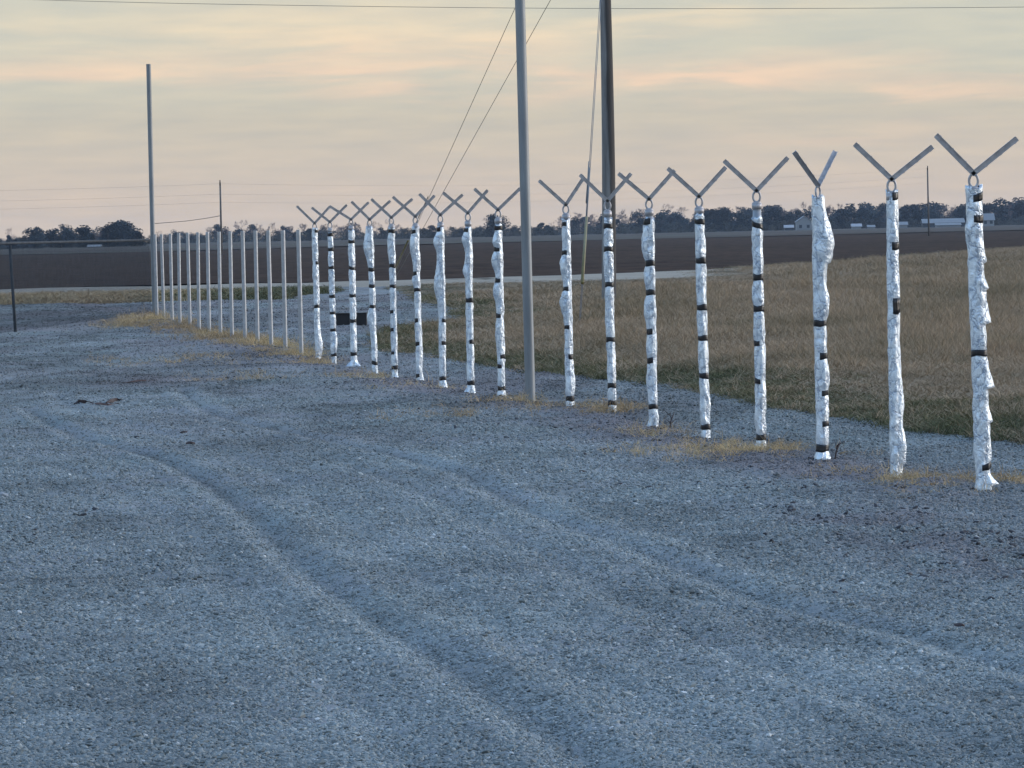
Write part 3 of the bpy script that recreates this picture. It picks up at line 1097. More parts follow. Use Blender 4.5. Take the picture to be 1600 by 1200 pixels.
# post index: arm tips, apex, wrap top row, radius, tapes (row, side, tilt), bulges (row, half rows, side, metres, shape), flare
# side: 0 all round, -1/+1 half on that side, -2/+2 small patch on that side
WR = {
    0: dict(L=(1462, 211), R=(1589, 216), A=(1521, 271), top=292, r=.058, tapes=[(551, 0, 0), (342, 2, .004), (310, 2, 0.02), (731, 2, .02)],
            bul=[(487, 18, 1, .045, 'flap'), (582, 24, 1, .05, 'flap'), (648, 13, 1, .03, 'flap'), (440, 12, 1, .03, 'flap'), (398, 14, 1, .025, 'flap'), (748, 9, 1, .06, 'flap'), (360, 16, -1, .010, 'g')], fl=[(1, .015), (-1, .006)]),
    1: dict(L=(1335, 225), R=(1457, 229), A=(1393, 280), top=299, r=.046, tapes=[(306, 1, 0), (384, 2, 0), (478, 2, .0)],
            bul=[(625, 50, 1, .022, 'g'), (695, 22, 1, .03, 'g'), (712, 12, 1, .022, 'flap')], fl=[(-1, .012)]),
    2: dict(L=(1239, 238), R=(1307, 236), A=(1278, 290), top=307, r=.053, tapes=[(505, 0, 0), (556, 2, 0), (614, 1, 0), (662, 1, 0), (700, 0, .0)],
            bul=[(378, 34, 1, .060, 'g'), (398, 14, 1, .02, 'flap'), (468, 20, 1, .030, 'g'), (590, 22, 1, .012, 'g')], fl=[(0, .032)]),
    3: dict(L=(1131, 251), R=(1231, 246), A=(1182, 298), top=340, r=.045, tapes=[(352, 0, -.014), (433, 0, 0), (482, 0, 0), (535.5, -1, .006), (596, -1, -.008), (683, 0, 0)],
            bul=[(460, 14, -1, .012, 'g'), (560, 20, 1, .008, 'g')], fl=[(-1, .02), (1, .012)]),
    4: dict(L=(1043, 263), R=(1134, 261), A=(1092, 307), top=335, r=.047, tapes=[(346, 0, -.004), (407, 0, 0), (480, 0, 0), (528, 0, 0), (587, 0, -.006), (667, 0, 0)],
            bul=[(630, 20, 1, .01, 'g')], fl=[]),
    5: dict(L=(966, 271), R=(1054, 266), A=(1014, 311), top=342, r=.047, tapes=[(411, 0, 0), (456.5, 0, 0), (518, -2, 0), (563, -2, 0), (635, 0, 0), (341, -2, 0)],
            bul=[(380, 24, -1, .035, 'g'), (434, 14, -1, .018, 'g'), (485, 20, -1, .022, 'g'), (540, 16, -1, .014, 'g'), (595, 20, -1, .014, 'g')], fl=[(-1, .04)]),
    6: dict(L=(906, 273), R=(986, 271), A=(949, 314), top=342, r=.046, tapes=[(352.7, 0, 0), (388.7, 0, 0), (444, 0, 0), (530, 0, 0), (602, 0, 0), (629, 0, 0)],
            bul=[(410, 16, -1, .01, 'g')], fl=[]),
    7: dict(L=(842, 282), R=(911, 279), A=(884, 320), top=342, r=.045, tapes=[(350, -1, 0), (394.5, -1, 0), (451, -2, 0), (511, -2, 0), (557, 2, 0), (622.5, 0, 0)],
            bul=[(412, 14, -1, .035, 'g'), (472, 20, -1, .035, 'g'), (600, 20, 1, .016, 'g')], fl=[]),
    9: dict(L=(741, 295), R=(813, 294), A=(778, 328), top=351, r=.047, tapes=[(356, 0, 0), (389.5, -2, 0), (438, -2, 0), (493, -2, 0), (557, 2, 0), (572, -2, 0), (606.6, 0, 0)],
            bul=[(376, 9, -1, .028, 'g'), (407, 14, -1, .034, 'g'), (455, 16, -1, .034, 'g'), (530, 20, -1, .01, 'g')], fl=[(0, .012)]),
    10: dict(L=(692, 301), R=(762, 297), A=(731, 333), top=356, r=.047, tapes=[(357, -1, 0), (469, 0, 0), (534, 2, 0), (598, 0, 0)],
             bul=[(374, 10, -1, .034, 'g'), (424, 9, -1, .03, 'g'), (500, 40, 0.01, .0, 'g')], fl=[(-1, .075), (1, .02)]),
    11: dict(L=(655, 303), R=(723, 304), A=(688, 336), top=355, r=.047, tapes=[(358, -1, 0), (501, 1, 0), (536, 2, 0), (591, 0, 0)],
             bul=[(378, 12, -1, .042, 'g'), (445, 24, -1, .042, 'g')], fl=[(0, .02)]),
    12: dict(L=(613.6, 307.6), R=(679, 305.5), A=(649, 338.5), top=355, r=.047, tapes=[(361.6, -1, 0), (427, -1, 0), (452.5, 0, 0), (500.5, -1, 0), (537, -2, 0), (586.6, -1, 0)],
             bul=[(382, 22, -1, .040, 'g'), (437, 7, -1, .02, 'g')], fl=[(1, .03)]),
    13: dict(L=(580, 311), R=(644.5, 310.6), A=(611.5, 340), top=356, r=.046, tapes=[(361, 0, 0), (415, 0, 0), (447, 0, 0), (487, -1, 0), (515, -1, 0), (551.5, -1, 0), (574, 0, .004)],
             bul=[(385, 18, -1, .02, 'g')], fl=[(0, .014)]),
    14: dict(L=(549, 315), R=(610, 313.6), A=(577.6, 343), top=355, r=.045, tapes=[(421, 0, 0), (447, 0, 0), (478.6, 0, 0), (567, 0, -.008)],
             bul=[(383, 20, -1, .062, 'g'), (497, 14, -1, .04, 'g')], fl=[(1, .02)]),
    15: dict(L=(514.6, 322), R=(576, 316), A=(548.5, 343), top=360, r=.05, tapes=[(377.5, 0, 0), (419, 0, -.01), (462, 0, 0), (501.4, 0, 0), (553, 0, 0)],
             bul=[], fl=[(1, .11), (-1, .11)]),
    16: dict(L=(487, 324.4), R=(542, 320), A=(515.5, 347), top=364, r=.046, tapes=[(366, 0, 0), (389.5, 0, 0), (418, 0, 0), (463, 0, 0), (489, 0, 0), (515.5, 0, 0), (554.5, 0, .006)],
             bul=[(535, 14, 1, .016, 'g')], fl=[]),
    17: dict(L=(463.6, 322), R=(515.5, 322.6), A=(491.5, 349), top=357, r=.047, tapes=[(411, 1, .006), (478.6, 0, 0), (361, 1, 0)],
             bul=[(425, 20, -1, .006, 'g'), (540, 14, 1, .03, 'g')], fl=[]),
}
WLAB = {
    0: 'foil-wrapped post at the far right with loose white flaps and one full tape band',
    1: 'foil-wrapped post with smooth pale foil and almost no tape, second from right',
    2: 'foil-wrapped post with a narrow turned V on top and a bulge on its upper right',
    3: 'foil-wrapped post with a slanted top tape band, just left of the narrow turned V',
    4: 'straight foil-wrapped post with six even tape bands, standing fifth from the right',
    5: 'foil-wrapped post with its left side bulging between tapes, right of the utility pole',
    6: 'foil-wrapped post with black bands standing right in front of the wooden utility pole',
    7: 'foil-wrapped post just right of the tall middle pole, yellow guy guard behind it',
    9: 'foil-wrapped post just left of the tall middle pole, foil puffed on its left',
    10: 'foil-wrapped post with a torn foil tail lying to the left at its foot',
    11: 'foil-wrapped post pinched once near a third down, third left of the middle pole',
    12: 'foil-wrapped post with three tape bands on its left side, under the long guy wire',
    13: 'foil-wrapped post with seven tapes hiding the foot of the guy wire anchor',
    14: 'foil-wrapped post bulging wide at upper left, at the right end of the black block',
    15: 'foil-wrapped post with foil splayed both ways at its foot, before the black block',
    16: 'straight foil-wrapped post with seven black bands, at left end of the black block',
    17: 'foil-wrapped post next to the bare posts, last wrapped one on the left',
}


def make_bracket(root, i, base, d, topz):
    s = None
    br = MB()
    pw = lambda q: P(q[0], q[1], bay(i)) - base
    A, L, R = pw(d['A']), pw(d['L']), pw(d['R'])
    yaw = math.radians(52) if i == 2 else 0.0
    off = Vector((A.x, 0, 0))
    # sleeve over the pipe, then an eye for the top rail
    zs = A.z - 0.098
    br.tube([(A.x * .95, 0, zs - 0.06), (A.x, 0, zs - 0.01)], 0.043, 14)
    br.tube([(A.x, 0, zs - 0.012), (A.x, 0, zs + 0.004)], [0.043, 0.030], 14)
    ring = [Vector((A.x, 0, zs)) + Vector((p.x * math.cos(yaw), p.x * math.sin(yaw), p.z)) for p in ring_path(0.031, 0.047)]
    br.tube(ring, 0.0095, 8, False)
    bo = br.build('arm_bracket', M_ARM, root, True)
    for tip in (L, R):
        v = tip - A
        v.y = 0
        if i == 2:
            ln = 0.37
            v.y = math.copysign(math.sqrt(max(0.0, ln * ln - v.length_squared)), v.x)
        n = v.normalized()
        side = n.cross(Vector((0, 1, 0))).normalized()
        am = MB()
        p0, p1 = A - n * 0.012 + Vector((0, -0.012, 0)), A + v + Vector((0, -0.012, 0))
        # pressed steel channel: web and two lips, with wire slots as small notches
        m = Matrix((side, n.cross(side), n)).transposed().to_4x4()
        m.translation = p0
        ln = (p1 - p0).length
        am.box((-0.016, -0.0025, 0), (0.016, 0.0025, ln), m)
        am.box((-0.019, -0.014, 0.004), (-0.0145, 0.016, ln), m)
        am.box((0.0145, -0.014, 0.004), (0.019, 0.016, ln - 0.004), m)
        for kk in (0.3, 0.62, 0.94):
            am.box((-0.0225, -0.008, ln * kk - 0.012), (-0.0185, 0.006, ln * kk), m)
        am.build('barb_arm', M_ARM, bo)
    return zs


STEEL_PIPE = MB()
for i in list(WR):
    d = WR[i]
    base = BASE[i]
    root = empty('fence_post', base)
    tag(root, WLAB[i], 'fence post', 'foil-wrapped fence posts')
    zs = make_bracket(root, i, base, d, None)
    lean = (P(*d['A'], bay(i)) - base).x
    px = BASE_PX[i][0]
    h = z_of(d['top'], i, px)
    pm = MB()
    pm.tube([(0, 0, -0.25), (lean * .5, 0, zs * .5), (lean, 0, zs - 0.005)], 0.0365, 16)
    pm.build('pole', M_STEEL, root, True)
    bul = [(z_of(r, i, px), abs(z_of(r, i, px) - z_of(r + hw, i, px)), sd, am, sh) for (r, hw, sd, am, sh) in d['bul']]
    tp = [(z_of(r, i, px), .022, sd) for (r, sd, tl) in d['tapes']]
    wr = Wrap(i + 1, h, d['r'], bul, tp, d['fl'], 0)
    me = wr.mesh()
    # follow the slight lean of the pole
    shear = lean / max(zs, .1)
    for me_ in [me]:
        for v in me_.vertices:
            v.co.x += v.co.z * shear
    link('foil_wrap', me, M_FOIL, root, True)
    for (r, sd, tl) in d['tapes']:
        zt = min(z_of(r, i, px), h - 0.024)
        half = .0255 + random.uniform(-.003, .003)
        if i == 1 and r == 478:
            half = .055
        bm_ = wr.band(zt, half, sd, tl)
        for v in bm_.vertices:
            v.co.x += v.co.z * shear
        bm_.flip_normals()
        link('tape_band', bm_, M_TAPE, root, True)


def pipe_post(name, base, top, r, label, cat, group, mat=None):
    root = empty(name, base)
    tag(root, label, cat, group)
    t = top - base
    m = MB()
    m.tube([(0, 0, -0.3), (t.x * .5, 0, t.z * .5), (t.x, 0, t.z)], r, 18, caps=False)
    n = 18                      # open pipe end: inner wall
    m.tube([(t.x, 0, t.z), (t.x, 0, t.z + 0.0005)], [r, r * .88], 18, caps=False)
    m.tube([(t.x, 0, t.z + 0.0005), (t.x * .98, 0, t.z - 0.30)], r * .88, 18, caps=False)
    m.build('pipe', mat or M_STEEL, root, True)
    return root


ORD = ['first', 'second', 'third', 'fourth', 'fifth', 'sixth', 'seventh', 'eighth', 'ninth', 'tenth', 'eleventh', 'twelfth', 'thirteenth', 'fourteenth']
for k in range(14):
    i = 18 + k
    n_from_corner = 13 - k
    lab = ('bare grey fence post right beside the tall corner pole' if n_from_corner == 0 else
           'bare grey fence post right beside the last wrapped post' if k == 0 else
           f'bare grey fence post, {ORD[n_from_corner]} in the row counted from the tall corner pole' if n_from_corner < 7 else
           f'bare grey fence post, {ORD[k]} in the row counted from the wrapped posts')
    ro = pipe_post('fence_post', BASE[i], P(BARE_TOPX[k], BARE_TOPY[k], bay(i)), .037, lab, 'fence post', 'bare fence posts')
    fm = MB()                   # lump of concrete footing just above the gravel
    fm.tube([(0, 0, -.2), (0, 0, .012), (0, 0, .03)], [.11, .10, .05], 12)
    fm.build('footing', M_FOOTING, ro, True)

CY = 139.6
cb = P(241.5, 492, CY)
pipe_post('tall_pole', cb, P(232, 100, CY), .056, 'tall grey steel corner pole at the left end of the fence row', 'pole', 'tall steel poles', M_PIPE)
mb = BASE[8]
pipe_post('tall_pole', mb, P(829 - 14 - 8, 628 - 6.05 * 137.8, bay(8)), .057, 'tall grey steel pole between wrapped posts, running out of the top of the photo', 'pole', 'tall steel poles', M_PIPE)

# ------------------------------------------------------------------ old chain link fence on the left
ofa, ofb = P(236, 491, 141), P(25, 516, 123.5)
old = empty('chain_link_fence', (ofb.x, ofb.y, ofb.z))
tag(old, 'old dark chain-link fence with a top rail, running left of the tall corner pole', 'fence')
OB = Vector((ofb.x, ofb.y, ofb.z))
dirv = (ofb - ofa)
dirv.z = 0
ULEN = dirv.length
dirv.normalize()
END = ULEN + 20.0
zt_at = lambda s: 1.86
MBw = MB()
hgt = 1.80
for k in range(int(-hgt / 0.055), int((END + hgt) / 0.055)):
    s = k * 0.055
    for sg in (1, -1):
        s0, s1 = min(max(s, 0), END), min(max(s + sg * hgt, 0), END)
        if abs(s1 - s0) < .01:
            continue
        a, b = ofa + dirv * s0, ofa + dirv * s1
        f0, fr = abs(s0 - s) / hgt, abs(s1 - s) / hgt
        z0 = float(zprof(a.y)) + .03
        MBw.tube([(a.x - OB.x, a.y - OB.y, z0 + hgt * f0 - OB.z), (b.x - OB.x, b.y - OB.y, z0 + hgt * fr - OB.z)], 0.0012, 3, False)
MBw.build('chain_link', M_OLDFENCE, old)
rm = MB()
e0, e1 = ofa, ofa + dirv * END
rm.tube([(e0.x - OB.x, e0.y - OB.y, 1.85 - OB.z), (e1.x - OB.x, e1.y - OB.y, 1.85 - OB.z)], 0.030, 8)
rm.build('top_rail', M_OLDFENCE, old, True)
s = ULEN
while s < END:
    q = ofa + dirv * s
    z0 = float(zprof(q.y))
    m = MB()
    m.tube([(q.x - OB.x, q.y - OB.y, z0 - .3 - OB.z), (q.x - OB.x - .09, q.y - OB.y, 1.87 - OB.z)], 0.032, 12)
    m.tube([(q.x - OB.x - .09, q.y - OB.y, 1.87 - OB.z), (q.x - OB.x - .09, q.y - OB.y, 1.91 - OB.z)], [.036, .015], 12)
    m.build('post', M_OLDFENCE, old, True)
    s += 6.0

# ------------------------------------------------------------------ utility pole, guys, wires
UPY = 138.0
ub = P(951.5, 486, UPY)
up = empty('utility_pole', ub)
tag(up, 'thick weathered wooden utility pole rising behind the wrapped posts', 'utility pole')
uh = 10.6
m = MB()
pts, rad = [], []
for k in range(15):
    z = -0.5 + (uh + .5) * k / 14
    tpx = P(961 - (z / 10.6) * 15 + (4.0 * math.sin(z * .75)) * (z > 1), 400, UPY)
    pts.append((0.010 * z + 0.03 * math.sin(z * .42), 0, z))
    rad.append(.176 - .0055 * z)
m.tube(pts, rad, 20)
m.build('pole', M_WOOD, up, True)
m = MB()
m.box((-1.2, -.17 - .11, uh - .45), (1.2, -.17, uh - .33))
m.build('crossarm', M_WOOD, up)
for x in (-1.05, -.45, .55, 1.05):
    m = MB()
    m.tube([(x - .1, -.22, uh - .34), (x - .1, -.22, uh - .2), (x - .1, -.22, uh - .14), (x - .1, -.22, uh - .1)], [.02, .045, .055, .02], 10)
    m.build('insulator', M_STEEL, up, True)


def guy(label, anchor, top, guard, grip, r=.008, group='guy wires'):
    root = empty('guy_wire', anchor)
    tag(root, label, 'guy wire', group)
    t = Vector(top) - Vector(anchor)
    m = MB()
    m.tube([(0, 0, -.15), t], r, 6)
    m.build('strand', M_WIRE, root, True)
    if grip:
        m = MB()
        m.tube([t * grip[0], t * grip[1]], r * 2.1, 8)
        m.build('grip', M_WIRE, root, True)
    if guard:
        m = MB()
        m.tube([t * guard[0], t * guard[1]], [.033, .030], 10)
        m.build('guard', M_YELLOW, root, True)
    return root


an1 = P(607, 446, 214)
an1.z = .05
top1 = P(810, 0, UPY + 6)          # leaves the picture on its way to a pole top
# both long guys run up to the utility pole's own top
topA = P(848, -88, 166)
topB = P(929, -125, 150)
guy('thin guy wire slanting left, the nearer-vertical of the two long ones', an1, P(803 + 46, 15 - 100, 150), (.055, .17), (.20, .33))
guy('thin guy wire slanting left, the flatter one crossing behind the tall middle pole', an1 + Vector((.06, .3, 0)), P(860 + 56, -100, 150), None, None)
an2 = P(905, 510, 113)
an2.z = float(zprof(113)) + .06
guy('steep guy wire just left of the wooden utility pole, with a yellow guard', an2, P(945, -90, 137), (.10, .25), (.25, .37))
guy('steep inner guy wire beside the wooden pole, sharing the yellow guarded anchor', an2 + Vector((-.02, .1, 0)), P(943, -90, 137.2), None, (.285, .386))


def wire(name, pts, r, label, group=None):
    m = MB()
    m.tube([Vector(p) for p in pts], r, 5)
    o = m.build(name, M_CABLE, None, True)
    tag(o, label, 'wire', group)


def wire_px(rows, Y, n=24):
    xs = [p[0] for p in rows]
    ys = [p[1] for p in rows]
    out = []
    for k in range(n + 1):
        x = xs[0] + (xs[-1] - xs[0]) * k / n
        out.append(P(x, float(np.interp(x, xs, ys)), Y))
    return out


cs = catmull([(-400, -22), (-100, -6), (200, 3.5), (500, 9), (800, 12.5), (1100, 13.5), (1400, 12.5), (1700, 10), (2000, 6)], 6)
wire('power_line', [P(p[0], p[1], 200) for p in cs], .0085, 'thin dark power line crossing the sky along the top of the photo')

# far power poles with their lines
FPY = 900


def far_pole(px, ytop, ybase, label, Y):
    b = P(px + (ybase - ytop) * ROLL, ybase, Y)
    b.z = 0
    t = P(px, ytop, Y)
    root = empty('power_pole', b)
    tag(root, label, 'utility pole', 'distant power poles')
    m = MB()
    m.tube([(0, 0, -.5), (0, 0, t.z)], [.13, .09], 10)
    m.build('pole', M_FARPOLE, root, True)
    m = MB()
    m.tube([(0, -.17, t.z - .3), (0, -.17, t.z + .25)], .06, 8)
    m.build('insulator', M_BARK, root, True)
    return Vector((b.x, b.y, t.z))


f1 = far_pole(344, 285, 380, 'thin distant power pole standing behind the bare posts', 640)
f2 = far_pole(1449, 262, 352, 'thin distant power pole between the two right-hand wrapped posts', 760)
for k, (dz0, dz1, lab) in enumerate([(-.15, -.15, 'uppermost faint power line above the distant treeline'), (-1.3, -1.2, 'middle faint power line above the distant treeline'), (-2.2, -2.0, 'lowest faint power line above the distant treeline')]):
    pts = []
    a = f1 + Vector((-70, -20, dz0 + .6))
    for seg in ((a, f1 + Vector((0, 0, dz0))), (f1 + Vector((0, 0, dz0)), f2 + Vector((0, 0, dz1)))):
        n = 16
        for j in range(n + 1):
            s_ = j / n
            p = seg[0].lerp(seg[1], s_)
            p.z -= (0.9 if seg[0] is a else 1.6) * 4 * s_ * (1 - s_) * .6
            pts.append(p)
    wire('power_line', pts, .007, lab, 'distant power lines')
wire('service_line', [P(240, 349.5, 640), P(290, 345.5, 640), P(320, 341.5, 640), P(345, 337, 640)], .035, 'short dark service line running from the thin left power pole', None)

# ------------------------------------------------------------------ distant treeline
def evergreen(seed, n=1500):
    r = random.Random(seed)
    blobs = []
    for k in range(r.randint(7, 11)):
        a = r.uniform(0, 6.28)
        hz = r.uniform(.12, .92)
        rr = (0.46 * math.sin(min(1, (1.08 - hz) * 1.25) * math.pi / 2)) * r.uniform(.2, .8)
        blobs.append((rr * math.cos(a), rr * math.sin(a), hz, r.uniform(.12, .24)))
    blobs.append((0, 0, .5, .3))
    for k in range(3):
        blobs.append((r.uniform(-.25, .25), r.uniform(-.25, .25), .2, .3))
    vs, fs = [], []
    for _ in range(n):
        bx, by, bz, br = r.choice(blobs)
        d = Vector((r.gauss(0, 1), r.gauss(0, 1), r.gauss(0, 1))).normalized() * br * r.random() ** .4
        c = Vector((bx + d.x, by + d.y, max(.03, bz + d.z * .9)))
        s = r.uniform(.022, .045)
        u = Vector((r.gauss(0, 1), r.gauss(0, 1), r.gauss(0, 1))).normalized()
        v = u.orthogonal().normalized()
        b = len(vs)
        vs += [c - u * s, c + v * s * .7, c + u * s, c - v * s * .7]
        fs.append((b, b + 1, b + 2, b + 3))
    return mesh_np('crown', np.array([tuple(v) for v in vs]), np.array(fs))


def stick_mesh(name, segs):
    m = MB()
    for a, b, ra, rb in segs:
        m.tube([a, b], [ra, rb], 4, False)
    me = bpy.data.meshes.new(name)
    me.from_pydata([tuple(v) for v in m.v], [], m.f)
    return me


def bare_tree(seed):
    r = random.Random(seed)
    trunk, twig = [], []

    def grow(p, d, ln, rad, lev):
        q = p + d * ln
        (trunk if lev < 2 else twig).append((p, q, rad, rad * .62))
        if lev >= 6:
            return
        for _ in range(r.choice((2, 3)) if lev < 4 else 3):
            nd = (d + Vector((r.gauss(0, .5), r.gauss(0, .5), r.gauss(.12, .28)))).normalized()
            grow(q if r.random() < .7 else p.lerp(q, .7), nd, ln * r.uniform(.6, .85), max(.0035, rad * .58), lev + 1)
    grow(Vector((0, 0, -.02)), Vector((r.gauss(0, .06), r.gauss(0, .06), 1)).normalized(), .27, .022, 0)
    hi = max(b.z for a, b, _, _ in twig)
    sc = 1 / hi
    f = lambda L: [(a * sc, b * sc, ra, rb) for a, b, ra, rb in L]
    return stick_mesh('crown', f(twig)), stick_mesh('trunk', f(trunk))


def plain_trunk():
    m = MB()
    m.tube([(0, 0, -.03), (.01, 0, .25), (0, .01, .7)], [.03, .022, .008], 6, False)
    me = bpy.data.meshes.new('trunk')
    me.from_pydata([tuple(v) for v in m.v], [], m.f)
    return me


EV = [(evergreen(300 + k), plain_trunk()) for k in range(7)]
BT = [bare_tree(400 + k) for k in range(6)]
for c, t in EV:
    c.materials.append(M_EVERGREEN); t.materials.append(M_BARK)
for c, t in BT:
    c.materials.append(M_TWIG); t.materials.append(M_BARK)


def put_tree(px, ytop, ybase, Y, kind, wide, label, group, cat='tree'):
    b = P(px, ybase, Y)
    h = P(px, ytop, Y).z - 0.0
    b.z = 0.0
    cr, tr = random.choice(EV if kind == 'e' else BT)
    root = empty('evergreen_tree' if kind == 'e' else 'bare_tree', b, random.uniform(0, 6.28))
    root.scale = (h * wide, h * wide, h)
    tag(root, label, cat, group)
    for nm, me in (('crown', cr), ('trunk', tr)):
        o = bpy.data.objects.new(nm, me)
        COL.objects.link(o)
        o.parent = root


TOPS = [(-60, 366), (42, 372), (46, 356), (60, 351), (90, 356), (110, 354), (140, 354), (165, 350), (185, 345), (200, 345), (212, 351), (219, 362), (222, 374), (232, 374),
        (240, 366), (262, 363), (290, 360), (320, 362), (345, 354), (365, 349), (400, 352), (430, 353), (470, 355), (520, 350), (560, 350), (590, 348), (602, 345), (625, 352), (660, 352), (690, 352),
        (715, 350), (740, 352), (756, 342), (772, 334), (790, 338), (800, 350), (840, 344), (870, 340), (905, 338), (940, 338), (965, 333), (985, 331), (1005, 334), (1020, 333), (1060, 329), (1090, 330),
        (1115, 324), (1150, 326), (1180, 326), (1215, 324), (1240, 330), (1255, 322), (1290, 320), (1330, 320), (1350, 318), (1372, 322), (1400, 322), (1420, 318), (1445, 321), (1465, 319),
        (1500, 318), (1530, 317), (1550, 314), (1570, 313), (1600, 309), (1700, 308)]
tx, ty = [p[0] for p in TOPS], [p[1] for p in TOPS]


def seg_label(px, kind):
    k = 'dark evergreen' if kind == 'e' else 'bare twiggy'
    if px < 226:
        return k + ' tree in the dense distant wood left of the corner pole', 'trees of the distant wood'
    if px < 500:
        return k + ' tree in the distant treeline seen behind the bare posts', 'treeline behind the bare posts'
    if px < 826:
        return k + ' tree in the treeline behind the wrapped posts left of the middle pole', 'treeline left of the middle pole'
    if px < 1240:
        return k + ' tree in the treeline between the tall middle pole and the gabled house', 'treeline right of the middle pole'
    return k + ' tree in the treeline right of the pale gabled house', 'treeline right of the white house'


px = -45.0
while px < 1660:
    if not (220 < px < 236):
        yt = float(np.interp(px, tx, ty))
        hor = 362 - ROLL * (px - 800)
        leafy = 0.88 if px < 226 else 0.35 if px < 520 else 0.40 if px < 940 else 0.70
        for row in range(2 if not (620 < px < 755 or 800 < px < 870) else 1):
            kd = 'e' if random.random() < leafy else 'b'
            Y = (random.uniform(2150, 2450) if row == 0 else random.uniform(2500, 2700)) * (0.7 if px < 226 else 1.0)
            top = yt + (random.uniform(0, 10) if row == 0 else random.uniform(-4, 4)) + (random.uniform(-7, 1) if kd == 'b' and row else 0)
            lab, grp = seg_label(px, kd)
            wd = random.uniform(1.15, 1.7) if kd == 'e' else random.uniform(.9, 1.2)
            put_tree(px + random.uniform(-5, 5), min(top, hor - 5), hor + 7, Y, kd, wd, lab, grp)
    px += random.uniform(11, 17)
# a few that stand out
put_tree(18, 355, 385, 2000, 'b', .75, 'lone small bare tree at the far left edge, above the dark fence rail', None)
put_tree(1036, 318, 362, 2480, 'b', 1.0, 'tallest bare tree poking above the treeline between two wrapped posts', None)
put_tree(775, 332, 368, 2100, 'e', 1.0, 'tall rounded tree directly behind the post left of the middle pole', None)
# low scrub under the treeline, too small to tell apart
n = 900
sx = RNG.random(n)
spx = -60 + 1760 * sx
pts = []
for p_ in spx:
    Y = random.uniform(2080, 2500)
    q = P(float(p_), 380, Y)
    pts.append((q.x, Y, 0))
keep = [not (222 < p_ < 234) for p_ in spx]
pts = np.array(pts)[np.array(keep)]
k = len(pts)
hs = RNG.uniform(2.0, 4.2, k)
scatter('undergrowth', pts, np.stack([np.zeros(k), np.zeros(k), RNG.random(k) * 6.28], 1), np.stack([hs * 1.7, hs * 1.7, hs], 1), [evergreen(500 + j, 400) for j in range(4)], tree_material('scrub', (0.040, 0.046, 0.042), (0.085, 0.085, 0.075)), 'stuff')


# ------------------------------------------------------------------ distant buildings
def gable(name, px0, px1, ytop, ybase, Y, depth, label, cat, roofm, wallm, eave=.55, ridge_x=True, extras=0):
    a, b = P(px0, ybase, Y), P(px1, ybase, Y)
    W = b.x - a.x
    H = P((px0 + px1) / 2, ytop, Y).z
    root = empty(name, ((a.x + b.x) / 2, Y, 0))
    tag(root, label, cat)
    e = H * eave
    w2, d2 = W / 2, depth / 2
    m = MB()
    m.box((-w2, -d2, -.3), (w2, d2, e))
    b0 = len(m.v)
    if ridge_x:       # ridge along X, eaves face the camera
        for x in (-w2, w2):
            m.v += [Vector((x, -d2, e)), Vector((x, d2, e)), Vector((x, 0, H - .12))]
        m.f += [[b0, b0 + 1, b0 + 2], [b0 + 3, b0 + 4, b0 + 5]]
    else:             # gable end faces the camera
        for y in (-d2, d2):
            m.v += [Vector((-w2, y, e)), Vector((w2, y, e)), Vector((0, y, H - .12))]
        m.f += [[b0, b0 + 1, b0 + 2], [b0 + 3, b0 + 4, b0 + 5]]
    m.build('wall', wallm, root)
    m = MB()
    o = .35
    if ridge_x:
        prof = [(-d2 - o, e - .15), (0, H), (d2 + o, e - .15)]
        P3 = lambda u, s, dz: Vector((s, u[0], u[1] + dz))
        ext = w2 + o
    else:
        prof = [(-w2 - o, e - .15), (0, H), (w2 + o, e - .15)]
        P3 = lambda u, s, dz: Vector((u[0], s, u[1] + dz))
        ext = d2 + o
    for i in (0, 1):
        b0 = len(m.v)
        for s in (-ext, ext):
            for u in (prof[i], prof[i + 1]):
                m.v += [P3(u, s, 0), P3(u, s, .14)]
        for q in ((0, 2, 6, 4), (1, 5, 7, 3), (0, 1, 3, 2), (4, 6, 7, 5), (0, 4, 5, 1), (2, 3, 7, 6)):
            m.f.append([b0 + k for k in q])
    m.build('roof', roofm, root)
    for k in range(extras):
        x = -w2 + W * (k + .5) / extras
        m = MB()
        m.box((x - .5, -d2 - .06, .9), (x + .5, -d2 - .01, 2.0))
        m.build('window', M_DARKWALL, root)
    return root


gable('house', 1244, 1268, 338, 362, 2050, 9, 'pale gabled house standing by the treeline left of the post with the bulge', 'house', M_ROOF, M_WHITE, .62, False, 2)
gable('farm_shed', 1441, 1505, 342, 356, 2060, 10, 'long low pale shed in front of the trees, left of the right-most post', 'shed', M_ROOFW, M_DARKWALL, .55, True, 0)
gable('farm_shed', 1462, 1500, 349, 358, 2000, 6, 'small white shed standing before the long low pale shed', 'shed', M_ROOFW, M_WHITE, .6, True, 0)
gable('farm_house', 1534, 1552, 334, 352, 2060, 8, 'small white house peeking out right of the right-most post', 'house', M_ROOFW, M_WHITE, .5, True, 2)
gable('cottage', 1405, 1417, 347, 357, 2050, 6, 'tiny white cottage just right of the smooth pale foil post', 'house', M_ROOFW, M_WHITE, .55, True, 0)
gable('barn', 1226, 1239, 352, 361, 2040, 6, 'small dark shed just left of the pale gabled house', 'shed', M_ROOF, M_DARKWALL, .6, True, 0)
gable('cottage', 1331, 1345, 350, 359, 2040, 6, 'tiny pale cottage before the trees, left of another tiny cottage', 'house', M_ROOF, M_WHITE, .55, True, 0)
gable('cottage', 1356, 1366, 352, 359, 2040, 5, 'tiny pale cottage nearest to the left side of the smooth pale foil post', 'house', M_ROOFW, M_WHITE, .55, True, 0)
gable('farm_shed', 139, 157, 383, 391, 1500, 5, 'small white-roofed shed in front of the wood at far left', 'shed', M_ROOFW, M_DARKWALL, .5, True, 0)
